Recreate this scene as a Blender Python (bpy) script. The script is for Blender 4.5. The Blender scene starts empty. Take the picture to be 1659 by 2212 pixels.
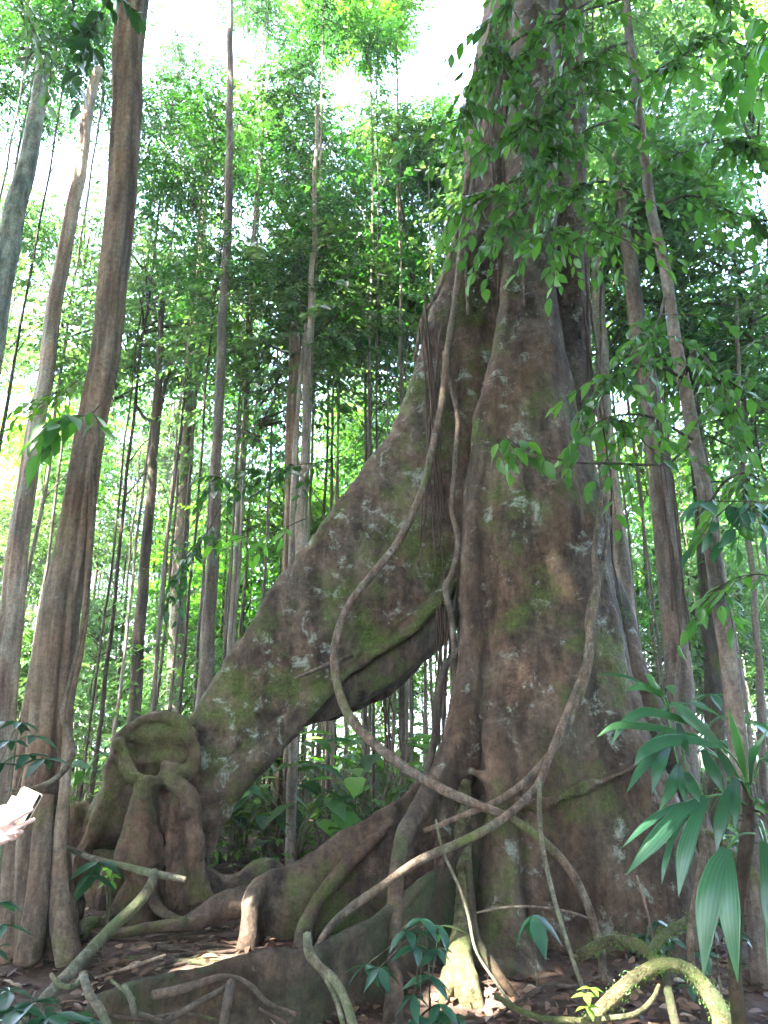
import bpy, math, random
import numpy as np
from mathutils import Vector, noise

# ------------------------------------------------------------------ camera
S = bpy.context.scene
COL = S.collection
PITCH = math.radians(17.0)
CAM = np.array([0.0, 0.0, 1.6])
FPX = 1474.7          # focal length in units of a 1659 x 2212 picture
cd = bpy.data.cameras.new('camera')
cd.lens = 24.0; cd.sensor_width = 36.0; cd.clip_start = 0.05; cd.clip_end = 9000
cam = bpy.data.objects.new('camera', cd); COL.objects.link(cam)
cam.location = CAM; cam.rotation_euler = (math.radians(90) + PITCH, 0, 0)
S.camera = cam

# ------------------------------------------------------------------ light
SUN = np.array([-0.42, -0.28, 0.86]); SUN /= np.linalg.norm(SUN)
sun_el = math.asin(SUN[2]); sun_az = math.atan2(SUN[0], SUN[1])
w = bpy.data.worlds.new("World"); S.world = w; w.use_nodes = True
nt = w.node_tree; nt.nodes.clear()
sky = nt.nodes.new('ShaderNodeTexSky'); sky.sky_type = 'NISHITA'; sky.sun_disc = False
sky.sun_elevation = sun_el; sky.sun_rotation = sun_az; sky.dust_density = 4.0; sky.air_density = 1.0
bg = nt.nodes.new('ShaderNodeBackground'); bg.inputs[1].default_value = 0.15
ow = nt.nodes.new('ShaderNodeOutputWorld')
nt.links.new(sky.outputs[0], bg.inputs[0]); nt.links.new(bg.outputs[0], ow.inputs[0])
ld = bpy.data.lights.new('sun', 'SUN'); ld.energy = 4.0; ld.angle = math.radians(0.5); ld.color = (1.0, 0.95, 0.86)
sun = bpy.data.objects.new('sun', ld); COL.objects.link(sun)
sun.rotation_euler = Vector(SUN).to_track_quat('Z', 'Y').to_euler(); sun.location = (-20, -17, 43)
S.view_settings.view_transform = 'Standard'; S.view_settings.look = 'None'
S.view_settings.exposure = 4.8; S.view_settings.gamma = 1.0; S.view_settings.use_curve_mapping = False
S.render.engine = 'CYCLES'
S.cycles.max_bounces = 7; S.cycles.diffuse_bounces = 4; S.cycles.glossy_bounces = 2
S.cycles.transmission_bounces = 4; S.cycles.transparent_max_bounces = 4
S.cycles.use_denoising = True
S.cycles.sample_clamp_indirect = 6.0
S.cycles.use_adaptive_sampling = True; S.cycles.adaptive_threshold = 0.02

# ------------------------------------------------------------------ helpers
_f = np.array([0, math.cos(PITCH), math.sin(PITCH)]); _u = np.array([0, -math.sin(PITCH), math.cos(PITCH)])
_r = np.array([1.0, 0, 0])
def P(px, py, d):
    """world point seen at (px, py) of the 1659 x 2212 view, d metres ahead"""
    v = _f + _r * (px - 829.5) / FPX + _u * (1106 - py) / FPX
    return CAM + v * (d / v[1])
def M(py, d, wpx):
    """real size of wpx picture units at height py, d metres ahead"""
    v = _f + _u * (1106 - py) / FPX
    return wpx * (d / v[1]) / FPX
def PX(p):
    q = np.asarray(p) - CAM
    z = q @ _f
    return 829.5 + FPX * (q @ _r) / z, 1106 - FPX * (q @ _u) / z
def nrm(v):
    v = np.asarray(v, float)
    return v / np.maximum(np.linalg.norm(v, axis=-1, keepdims=True), 1e-9)
def ground_z(x, y):
    r = np.hypot(x, y - 6)
    far = -0.02 * np.maximum(0, np.minimum(r, 200) - 18) ** 1.25
    n = noise.noise(Vector((x * .35, y * .35, 3.1))) * .09 + noise.noise(Vector((x * 1.7, y * 1.7, 7))) * .025
    return float(far + n * (1 if r < 60 else 0) - 0.02)

class MB:
    def __init__(self): self.v = []; self.q = []; self.t = []; self.qm = []; self.tm = []; self.a = []; self.n = 0
    def add(self, v, quads=None, tris=None, mat=0, tone=None):
        v = np.asarray(v, float).reshape(-1, 3)
        if quads is not None and len(quads):
            q = np.asarray(quads, int).reshape(-1, 4) + self.n; self.q.append(q); self.qm.append(np.full(len(q), mat))
        if tris is not None and len(tris):
            t = np.asarray(tris, int).reshape(-1, 3) + self.n; self.t.append(t); self.tm.append(np.full(len(t), mat))
        self.v.append(v); self.n += len(v)
        self.a.append(np.full(len(v), 0.5) if tone is None else np.asarray(tone, float).ravel())
    def mesh(self, name, mats, smooth=True):
        me = bpy.data.meshes.new(name)
        v = np.concatenate(self.v)
        q = np.concatenate(self.q) if self.q else np.zeros((0, 4), int)
        t = np.concatenate(self.t) if self.t else np.zeros((0, 3), int)
        mi = np.concatenate((self.qm or []) + (self.tm or [])).astype(np.int32)
        me.vertices.add(len(v)); me.vertices.foreach_set('co', v.ravel())
        loops = np.concatenate([q.ravel(), t.ravel()]).astype(np.int32)
        me.loops.add(len(loops)); me.loops.foreach_set('vertex_index', loops)
        starts = np.concatenate([np.arange(len(q)) * 4, len(q) * 4 + np.arange(len(t)) * 3]).astype(np.int32)
        me.polygons.add(len(starts)); me.polygons.foreach_set('loop_start', starts)
        me.polygons.foreach_set('loop_total', np.concatenate([np.full(len(q), 4), np.full(len(t), 3)]).astype(np.int32))
        for m in (mats if isinstance(mats, (list, tuple)) else [mats]): me.materials.append(m)
        me.polygons.foreach_set('material_index', mi)
        me.polygons.foreach_set('use_smooth', np.full(len(starts), smooth))
        at = me.attributes.new('tone', 'FLOAT', 'POINT'); at.data.foreach_set('value', np.concatenate(self.a).astype(np.float32))
        me.update(); me.validate()
        return me
    def build(self, name, mats, parent=None, smooth=True):
        return link(name, self.mesh(name, mats, smooth), parent)
def link(name, me, parent=None):
    o = bpy.data.objects.new(name, me); COL.objects.link(o)
    if parent is not None: o.parent = parent
    return o
def tag(o, label=None, cat=None, group=None, kind=None):
    if label: o['label'] = label
    if cat: o['category'] = cat
    if group: o['group'] = group
    if kind: o['kind'] = kind
    return o
def empty(name, label, cat, loc=(0, 0, 0), group=None):
    o = bpy.data.objects.new(name, None); COL.objects.link(o); o.location = loc; o.empty_display_size = .2
    return tag(o, label, cat, group)

def smooth_path(pts, n):
    """Catmull-Rom resampling of rows of any width"""
    p = np.asarray(pts, float)
    if len(p) < 3:
        t = np.linspace(0, 1, n)[:, None]; return p[0] * (1 - t) + p[-1] * t
    e = np.vstack([2 * p[0] - p[1], p, 2 * p[-1] - p[-2]])
    s = np.linspace(0, len(p) - 1 - 1e-6, n); i = s.astype(int); t = (s - i)[:, None]
    a, b, c, d = e[i], e[i + 1], e[i + 2], e[i + 3]
    return .5 * (2 * b + (c - a) * t + (2 * a - 5 * b + 4 * c - d) * t ** 2 + (3 * b - a - 3 * c + d) * t ** 3)
def tube(mb, pts, rad, sides=8, mat=0, cap=True, lobes=None, tone=None):
    """pts (n,3), rad (n,): a tapered tube; lobes = (count, depth, twist) for fluted stems"""
    p = np.asarray(pts, float); n = len(p); rad = np.broadcast_to(np.asarray(rad, float), (n,))
    tg = nrm(np.gradient(p, axis=0))
    ref = np.array([0.13, -1, .05]) if abs(tg[:, 1]).mean() < .8 else np.array([1.0, .1, .1])
    b = nrm(np.cross(tg, ref)); c = np.cross(tg, b)
    th = np.arange(sides) / sides * 2 * math.pi
    R = rad[:, None] * np.ones(sides)
    if lobes:
        k, dep, tw = lobes
        R = R * (1 + dep * (np.abs(np.sin(k / 2 * (th[None] + tw * np.arange(n)[:, None] / n))) - .6) + .35 * dep * np.sin(3 * th + 1))
    v = p[:, None] + b[:, None] * (R * np.cos(th))[..., None] + c[:, None] * (R * np.sin(th))[..., None]
    i = np.arange(n - 1)[:, None] * sides; j = np.arange(sides)[None]; k2 = (j + 1) % sides
    q = np.stack([i + j, i + k2, i + sides + k2, i + sides + j], -1).reshape(-1, 4)
    v = v.reshape(-1, 3); tr = None
    if cap:
        v = np.vstack([v, p[0] - tg[0] * rad[0] * .5, p[-1] + tg[-1] * rad[-1] * .5]); a0 = n * sides; jj = np.arange(sides)
        tr = np.vstack([np.stack([np.full(sides, a0), (jj + 1) % sides, jj], 1),
                        np.stack([np.full(sides, a0 + 1), (n - 1) * sides + jj, (n - 1) * sides + (jj + 1) % sides], 1)])
    mb.add(v, q, tr, mat, None if tone is None else np.full(len(v), tone))
def wobble(p, amp, freq, seed=0.0):
    out = np.array(p, float)
    for i, x in enumerate(out):
        out[i] = x + np.array(noise.noise_vector(Vector(x * freq) + Vector((seed, seed * 1.7, 0)))) * amp
    return out
def pxtube(mb, rows, n=24, sides=8, mat=0, wob=0.0, seed=0, lobes=None, to_ground=False):
    """rows of (px, py, d, width_px)"""
    r = smooth_path(rows, n)
    p = np.array([P(a[0], a[1], a[2]) for a in r]); rad = np.array([M(a[1], a[2], a[3]) / 2 for a in r])
    if to_ground:
        d = nrm(p[-1] - p[-2]); gz = ground_z(p[-1][0], p[-1][1]) - .15
        if p[-1][2] > gz and d[2] < -.2:
            L = (p[-1][2] - gz) / -d[2]; k = max(2, int(L / .25) + 1)
            ex = p[-1] + d * np.linspace(0, L, k)[1:, None]
            p = np.vstack([p, ex]); rad = np.concatenate([rad, np.full(len(ex), rad[-1])])
    if wob: p = wobble(p, wob, 1.6, seed)
    tube(mb, p, rad, sides, mat, True, lobes)
    return p

# leaves -----------------------------------------------------------------
_LO = (np.array([[0, 0, 0], [.42, .5, .07], [1, 0, -.14], [.42, -.5, .07]]), None, [[0, 1, 2], [0, 2, 3]])
_us = [0, .14, .36, .6, .83, 1.0]; _ws = [.03, .32, .5, .44, .2, 0.01]
_HI = (np.array([[u, s * w_, .12 * abs(s) * w_ - .22 * u * u] for u, w_ in zip(_us, _ws) for s in (1, 0, -1)]),
       [[r * 3 + k, r * 3 + k + 1, r * 3 + k + 4, r * 3 + k + 3] for r in range(5) for k in (0, 1)], None)
def leaves(mb, pos, ax, up, L, W, hi=False, mat=0, tone=None, rng=None):
    pos = np.asarray(pos, float).reshape(-1, 3); n = len(pos)
    ax = nrm(np.broadcast_to(ax, (n, 3))); sd = nrm(np.cross(np.broadcast_to(up, (n, 3)), ax)); uu = np.cross(ax, sd)
    T, Q, Tr = _HI if hi else _LO
    L = np.broadcast_to(L, (n,)); W = np.broadcast_to(W, (n,))
    v = (pos[:, None] + ax[:, None] * (T[:, 0][None] * L[:, None])[..., None]
         + sd[:, None] * (T[:, 1][None] * W[:, None])[..., None] + uu[:, None] * (T[:, 2][None] * L[:, None])[..., None])
    k = len(T); off = np.arange(n)[:, None, None] * k
    q = (np.array(Q)[None] + off).reshape(-1, 4) if Q else None
    t = (np.array(Tr)[None] + off).reshape(-1, 3) if Tr else None
    if tone is None: tone = (rng or np.random.default_rng(n)).random(n)
    mb.add(v, q, t, mat, np.repeat(np.broadcast_to(tone, (n,)), k))
def sprays(mb, org, dr, Ls, n, leafL, rng, hi=False, droop=.25, ratio=.42, mat=0, tone_c=None, spread=.8, twig=None):
    """twigs with leaves set alternately along both sides"""
    org = np.asarray(org, float).reshape(-1, 3); m = len(org); dr = nrm(np.broadcast_to(dr, (m, 3)))
    Ls = np.broadcast_to(Ls, (m,))
    s = (np.arange(n) + .6) / n
    sag = -droop * (s ** 2)[None, :, None] * Ls[:, None, None] * np.array([0, 0, 1.0])
    pos = org[:, None] + dr[:, None] * (s[None] * Ls[:, None])[..., None] + sag
    side = nrm(np.cross(dr, np.array([0, 0, 1.0])) + 1e-4)
    sg = np.where(np.arange(n) % 2 == 0, 1.0, -1.0); sg[-1] *= .15
    a = dr[:, None] * .55 + side[:, None] * (sg * spread)[None, :, None] + np.array([0, 0, -droop * 1.2]) + rng.normal(0, .22, (m, n, 3))
    up = np.array([0, 0, 1.0]) + rng.normal(0, .38, (m, n, 3))
    L = leafL * rng.uniform(.65, 1.25, (m, n))
    base = rng.random((m, 1)) if tone_c is None else np.broadcast_to(np.asarray(tone_c).reshape(-1, 1), (m, 1))
    tone = np.clip(base * .6 + rng.random((m, n)) * .4, 0, 1)
    leaves(mb, pos.reshape(-1, 3), a.reshape(-1, 3), up.reshape(-1, 3), L.ravel(), L.ravel() * ratio, hi, mat, tone.ravel())
    if twig is not None:
        for i in range(m):
            tube(mb, [org[i], org[i] + dr[i] * Ls[i] * .5 + [0, 0, -droop * .25 * Ls[i]], org[i] + dr[i] * Ls[i] + [0, 0, -droop * Ls[i]]],
                 [.006, .004, .002], 3, twig, False)

def voxel(mb, size, smooth_it=3):
    """one continuous skin around everything collected in mb"""
    me = mb.mesh('tmp', [])
    o = bpy.data.objects.new('tmp', me); COL.objects.link(o)
    r = o.modifiers.new('r', 'REMESH'); r.mode = 'VOXEL'; r.voxel_size = size
    s = o.modifiers.new('s', 'SMOOTH'); s.factor = .5; s.iterations = smooth_it
    dg = bpy.context.evaluated_depsgraph_get()
    out = bpy.data.meshes.new_from_object(o.evaluated_get(dg))
    bpy.data.objects.remove(o); bpy.data.meshes.remove(me)
    out.materials.clear()
    return out
def finish(me, name, mat, parent, amps=((1.3, .05, 1.0), (4.5, .018, .45), (11, .007, .6))):
    """lumps along the normals: (frequency, height, vertical squeeze)"""
    n = len(me.vertices); co = np.zeros(n * 3); me.vertices.foreach_get('co', co); co = co.reshape(-1, 3)
    no = np.zeros(n * 3); me.vertices.foreach_get('normal', no); no = no.reshape(-1, 3)
    h = np.zeros(n)
    for fq, am, sq in amps:
        k = np.array([fq, fq, fq * sq])
        h += am * np.fromiter((noise.noise(Vector(x)) for x in co * k), float, n)
    co = co + no * h[:, None]
    me.vertices.foreach_set('co', co.ravel())
    me.polygons.foreach_set('use_smooth', np.ones(len(me.polygons), bool))
    me.materials.append(mat); me.name = name; me.update()
    return link(name, me, parent)
def loft(mb, rows, n=40, sides=20, sq=.75):
    """rows of centre(3), half axis a(3), half axis b(3): a closed skin of squarish ovals"""
    r = smooth_path(rows, n); th = np.arange(sides) / sides * 2 * math.pi
    cx = np.sign(np.cos(th)) * np.abs(np.cos(th)) ** sq; sx = np.sign(np.sin(th)) * np.abs(np.sin(th)) ** sq
    v = r[:, None, 0:3] + r[:, None, 3:6] * cx[None, :, None] + r[:, None, 6:9] * sx[None, :, None]
    i = np.arange(n - 1)[:, None] * sides; j = np.arange(sides)[None]; k2 = (j + 1) % sides
    q = np.stack([i + j, i + k2, i + sides + k2, i + sides + j], -1).reshape(-1, 4)
    jj = np.arange(sides)
    tr = np.vstack([np.stack([np.full(sides, n * sides), (jj + 1) % sides, jj], 1),
                    np.stack([np.full(sides, n * sides + 1), (n - 1) * sides + jj, (n - 1) * sides + (jj + 1) % sides], 1)])
    mb.add(np.vstack([v.reshape(-1, 3), r[0, :3], r[-1, :3]]), q, tr)
def column(mb, rows, n=60, sides=28):
    """rows (py, x_left, x_right, d, half_depth): an upright stem drawn by its two edges"""
    out = []
    for py, xl, xr, d, hd in rows:
        c = P((xl + xr) / 2, py, d); out.append(np.concatenate([c, [M(py, d, xr - xl) / 2, 0, 0], [0, hd, 0]]))
    loft(mb, out, n, sides, .85)
def plate(mb, rows, n=50, sides=22, ground=False):
    """rows (top px,py, bottom px,py or None, d, half_thickness): a wall-like buttress"""
    out = []
    for tx, ty, bx, by, d, th in rows:
        a = P(tx, ty, d)
        if bx is None: b = np.array([a[0], a[1], -.25])
        else: b = P(bx, by, d)
        c = (a + b) / 2; out.append(np.concatenate([c, (a - b) / 2, [th * .35, th, 0]]))
    loft(mb, out, n, sides, .7)

# ------------------------------------------------------------------ materials
def nodes(name):
    m = bpy.data.materials.new(name); m.use_nodes = True; t = m.node_tree; t.nodes.clear()
    def N(k, **kw):
        x = t.nodes.new('ShaderNode' + k)
        for a, b in kw.items():
            if a.startswith('i_'): x.inputs[int(a[2:]) if a[2:].isdigit() else a[2:]].default_value = b
            else: setattr(x, a, b)
        return x
    return m, t, N, t.links.new
def ramp(N, stops):
    r = N('ValToRGB'); e = r.color_ramp.elements
    e[0].position, e[0].color = stops[0][0], (*stops[0][1], 1); e[1].position, e[1].color = stops[-1][0], (*stops[-1][1], 1)
    for p_, c_ in stops[1:-1]:
        x = e.new(p_); x.color = (*c_, 1)
    return r
def bark(name, dark, mid, light, lichen=.0, moss=.0, scale=1.0, stretch=.3, lichen_col=(.34, .38, .32), moss_col=(.07, .10, .02), bump=.6):
    m, t, N, L = nodes(name)
    tc = N('TexCoord'); mp = N('Mapping'); mp.inputs['Scale'].default_value = (scale, scale, scale * stretch)
    L(tc.outputs['Object'], mp.inputs[0])
    n1 = N('TexNoise'); n1.inputs['Scale'].default_value = 3.2; n1.inputs['Detail'].default_value = 9; n1.inputs['Roughness'].default_value = .68
    L(mp.outputs[0], n1.inputs[0])
    r1 = ramp(N, [(.3, dark), (.5, mid), (.72, light)]); L(n1.outputs[0], r1.inputs[0]); col = r1.outputs[0]
    # reddish / grey tint drifting over metres
    n0 = N('TexNoise'); n0.inputs['Scale'].default_value = 1.1 * scale; n0.inputs['Detail'].default_value = 3; L(tc.outputs['Object'], n0.inputs[0])
    r0 = ramp(N, [(.38, (1.08, .93, .86)), (.62, (.90, 1.0, 1.02))]); L(n0.outputs[0], r0.inputs[0])
    mx = N('MixRGB', blend_type='MULTIPLY'); mx.inputs[0].default_value = .8; L(col, mx.inputs[1]); L(r0.outputs[0], mx.inputs[2]); col = mx.outputs[0]
    # dark streaks running down, and fine grain
    ms = N('Mapping'); ms.inputs['Scale'].default_value = (2.6 * scale, 2.6 * scale, .35 * scale); L(tc.outputs['Object'], ms.inputs[0])
    ns = N('TexNoise'); ns.inputs['Scale'].default_value = 1.0; ns.inputs['Detail'].default_value = 7; ns.inputs['Roughness'].default_value = .65; L(ms.outputs[0], ns.inputs[0])
    rs = ramp(N, [(.36, (.34, .32, .31)), (.58, (1.12, 1.10, 1.06))]); L(ns.outputs[0], rs.inputs[0])
    mk = N('MixRGB', blend_type='MULTIPLY'); mk.inputs[0].default_value = .85; L(col, mk.inputs[1]); L(rs.outputs[0], mk.inputs[2]); col = mk.outputs[0]
    ng = N('TexNoise'); ng.inputs['Scale'].default_value = 11 * scale; ng.inputs['Detail'].default_value = 10; ng.inputs['Roughness'].default_value = .75; L(tc.outputs['Object'], ng.inputs[0])
    rg_ = ramp(N, [(.36, (.5, .5, .5)), (.52, (1, 1, 1)), (.68, (1.5, 1.48, 1.45))]); L(ng.outputs[0], rg_.inputs[0])
    mg = N('MixRGB', blend_type='MULTIPLY'); mg.inputs[0].default_value = .8; L(col, mg.inputs[1]); L(rg_.outputs[0], mg.inputs[2]); col = mg.outputs[0]
    n3 = N('TexNoise'); n3.inputs['Scale'].default_value = 26 * scale; n3.inputs['Detail'].default_value = 5; L(tc.outputs['Object'], n3.inputs[0])
    if moss > 0:
        n2 = N('TexNoise'); n2.inputs['Scale'].default_value = 1.5; n2.inputs['Detail'].default_value = 10; n2.inputs['Roughness'].default_value = .72
        mo = N('Mapping'); mo.inputs['Location'].default_value = (3.3, 7.1, 1.9); L(tc.outputs['Object'], mo.inputs[0]); L(mo.outputs[0], n2.inputs[0])
        r2 = ramp(N, [(.60 - moss * .25, (0, 0, 0)), (.74 - moss * .22, (1, 1, 1))]); L(n2.outputs[0], r2.inputs[0])
        mm = N('MixRGB'); L(r2.outputs[0], mm.inputs[0]); L(col, mm.inputs[1])
        rm = ramp(N, [(.3, tuple(c * .6 for c in moss_col)), (.7, tuple(c * 1.5 for c in moss_col))]); L(n3.outputs[0], rm.inputs[0]); L(rm.outputs[0], mm.inputs[2]); col = mm.outputs[0]
    if lichen > 0:
        n4 = N('TexNoise'); n4.inputs['Scale'].default_value = 4.4; n4.inputs['Detail'].default_value = 12; n4.inputs['Roughness'].default_value = .76
        n4.inputs['Distortion'].default_value = .4
        ml = N('Mapping'); ml.inputs['Location'].default_value = (11.3, 2.7, 5.2); L(tc.outputs['Object'], ml.inputs[0]); L(ml.outputs[0], n4.inputs[0])
        r4 = ramp(N, [(.665 - lichen * .16, (0, 0, 0)), (.76 - lichen * .16, (1, 1, 1))]); L(n4.outputs[0], r4.inputs[0])
        m4 = N('Math', operation='MULTIPLY'); m4.inputs[1].default_value = .75; L(r4.outputs[0], m4.inputs[0])
        mi = N('MixRGB'); L(m4.outputs[0], mi.inputs[0]); L(col, mi.inputs[1]); mi.inputs[2].default_value = (*lichen_col, 1); col = mi.outputs[0]
    a2 = N('Math', operation='MULTIPLY_ADD'); L(ng.outputs[0], a2.inputs[0]); a2.inputs[1].default_value = .8; L(n1.outputs[0], a2.inputs[2])
    ad = N('Math', operation='MULTIPLY_ADD'); L(n3.outputs[0], ad.inputs[0]); ad.inputs[1].default_value = .4; L(a2.outputs[0], ad.inputs[2])
    bp = N('Bump'); bp.inputs['Strength'].default_value = bump; bp.inputs['Distance'].default_value = .055; L(ad.outputs[0], bp.inputs['Height'])
    b = N('BsdfPrincipled'); L(col, b.inputs['Base Color']); b.inputs['Roughness'].default_value = .82
    b.inputs['Specular IOR Level'].default_value = .25; L(bp.outputs[0], b.inputs['Normal'])
    o = N('OutputMaterial'); L(b.outputs[0], o.inputs[0])
    return m
def leafmat(name, stops, trans=.45, rough=.38, tcol=(1.5, 1.9, .5), spec=.45, bump=0):
    """glossy leaf letting light through; each leaf has its own tone, each plant its own hue"""
    m, t, N, L = nodes(name)
    at = N('Attribute', attribute_name='tone'); r = ramp(N, stops); L(at.outputs['Fac'], r.inputs[0])
    oi = N('ObjectInfo'); h = N('HueSaturation'); ma = N('MapRange'); ma.inputs[3].default_value = .484; ma.inputs[4].default_value = .516
    L(oi.outputs['Random'], ma.inputs[0]); L(ma.outputs[0], h.inputs['Hue'])
    mv = N('MapRange'); mv.inputs[3].default_value = .75; mv.inputs[4].default_value = 1.2; L(oi.outputs['Random'], mv.inputs[0]); L(mv.outputs[0], h.inputs['Value'])
    L(r.outputs[0], h.inputs['Color'])
    b = N('BsdfPrincipled'); L(h.outputs[0], b.inputs['Base Color']); b.inputs['Roughness'].default_value = rough; b.inputs['Specular IOR Level'].default_value = spec
    mu = N('MixRGB', blend_type='MULTIPLY'); mu.inputs[0].default_value = 1; L(h.outputs[0], mu.inputs[1]); mu.inputs[2].default_value = (*tcol, 1)
    tr = N('BsdfTranslucent'); L(mu.outputs[0], tr.inputs[0])
    mx = N('MixShader'); mx.inputs[0].default_value = trans; L(b.outputs[0], mx.inputs[1]); L(tr.outputs[0], mx.inputs[2])
    o = N('OutputMaterial'); L(mx.outputs[0], o.inputs[0])
    return m
def plain(name, col, rough=.6, spec=.4, var=.25, scale=8.0, sss=0):
    m, t, N, L = nodes(name)
    tc = N('TexCoord'); n = N('TexNoise'); n.inputs['Scale'].default_value = scale; n.inputs['Detail'].default_value = 6; L(tc.outputs['Object'], n.inputs[0])
    r = ramp(N, [(.3, tuple(c * (1 - var) for c in col)), (.7, tuple(min(1, c * (1 + var)) for c in col))]); L(n.outputs[0], r.inputs[0])
    b = N('BsdfPrincipled'); L(r.outputs[0], b.inputs['Base Color']); b.inputs['Roughness'].default_value = rough; b.inputs['Specular IOR Level'].default_value = spec
    if sss: b.inputs['Subsurface Weight'].default_value = sss; b.inputs['Subsurface Radius'].default_value = (.01, .004, .002)
    o = N('OutputMaterial'); L(b.outputs[0], o.inputs[0])
    return m

BK_GIANT = bark('giant bark', (.036, .025, .017), (.100, .071, .050), (.20, .152, .112), lichen=.62, moss=.28, scale=1.5, stretch=.45, bump=.8)
BK_BUTT = bark('buttress bark', (.038, .027, .020), (.105, .077, .056), (.20, .155, .118), lichen=.66, moss=.52, scale=1.6, stretch=.8, bump=.7)
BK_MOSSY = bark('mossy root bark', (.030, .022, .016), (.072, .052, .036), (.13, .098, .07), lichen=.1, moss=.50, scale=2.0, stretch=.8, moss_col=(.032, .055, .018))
BK_ROOT = bark('root bark', (.038, .027, .02), (.088, .064, .047), (.15, .115, .088), lichen=.08, moss=.32, scale=2.2, stretch=.9)
BK_BURL = bark('burl bark', (.040, .026, .017), (.100, .066, .045), (.17, .122, .085), lichen=.05, moss=.40, scale=2.0, stretch=.7, moss_col=(.085, .10, .03))
BK_FLUTE = bark('fluted bark', (.066, .046, .031), (.19, .137, .098), (.33, .258, .195), lichen=.28, moss=.12, scale=2.2, stretch=.16, moss_col=(.09, .10, .03))
BK_PALE = bark('pale bark', (.14, .115, .09), (.27, .235, .195), (.42, .38, .33), lichen=.3, moss=.1, scale=2.4, stretch=.35, lichen_col=(.45, .48, .44))
BK_GREY = bark('grey bark', (.075, .06, .05), (.16, .135, .115), (.27, .24, .21), lichen=.35, moss=.15, scale=2.6, stretch=.3)
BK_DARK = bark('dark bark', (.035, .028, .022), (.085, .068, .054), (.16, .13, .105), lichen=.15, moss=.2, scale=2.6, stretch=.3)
BK_DEAD = bark('dead wood', (.22, .16, .12), (.42, .33, .26), (.62, .54, .46), lichen=.1, moss=0, scale=2.4, stretch=.12)
BK_GHOST = bark('lichened dead wood', (.10, .11, .09), (.24, .27, .23), (.42, .46, .41), lichen=.6, moss=.1, scale=3, stretch=.5)
BK_VINE = bark('liana bark', (.06, .045, .033), (.14, .11, .083), (.25, .21, .165), lichen=.3, moss=.2, scale=6, stretch=.7, bump=.5)
BK_STICK = bark('green stick bark', (.07, .065, .042), (.16, .15, .105), (.27, .26, .20), lichen=.35, moss=.45, scale=6, stretch=.8, moss_col=(.10, .13, .05))
BK_STRING = plain('aerial root', (.075, .05, .04), .8, .2, .4, 5)
BK_MOSSLIT = bark('thick sunlit moss', (.07, .06, .03), (.16, .15, .075), (.28, .27, .16), lichen=.2, moss=.42, scale=5, stretch=1, moss_col=(.11, .14, .045), bump=1)  # paler moss for the sunlit roots, sunlight put into its colours

LF_DARK = leafmat('dark leaf', [(0, (.012, .042, .016)), (.5, (.022, .075, .022)), (1, (.042, .12, .028))], .38, .34)
LF_MID = leafmat('forest leaf', [(0, (.030, .072, .032)), (.5, (.060, .130, .050)), (.85, (.105, .195, .065)), (1, (.17, .25, .08))], .48, .30, (1.7, 1.8, .9), .6)
LF_LIGHT = leafmat('young leaf', [(0, (.045, .13, .025)), (.6, (.085, .20, .032)), (1, (.17, .29, .045))], .52, .42)
LF_NEAR = leafmat('hanging leaf', [(0, (.022, .075, .024)), (.5, (.045, .13, .032)), (1, (.095, .21, .042))], .55, .34, (1.6, 1.9, .6))
LF_BLUE = leafmat('bluish leaf', [(0, (.016, .060, .036)), (.5, (.026, .088, .048)), (1, (.045, .13, .058))], .30, .33, (1.2, 1.7, .6), .55)
LF_PALM = leafmat('palm leaf', [(0, (.026, .085, .045)), (.5, (.048, .138, .065)), (1, (.105, .24, .06))], .36, .28, (1.3, 1.8, .5), .6)
LF_SUN = leafmat('ground cover leaf', [(0, (.03, .09, .02)), (.6, (.075, .18, .032)), (1, (.16, .29, .05))], .4, .40)
LITTER = leafmat('dry leaf', [(0, (.05, .028, .018)), (.5, (.13, .075, .045)), (.85, (.25, .16, .10)), (1, (.40, .31, .22))], .12, .6, (1, 1, 1), .3)

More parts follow.
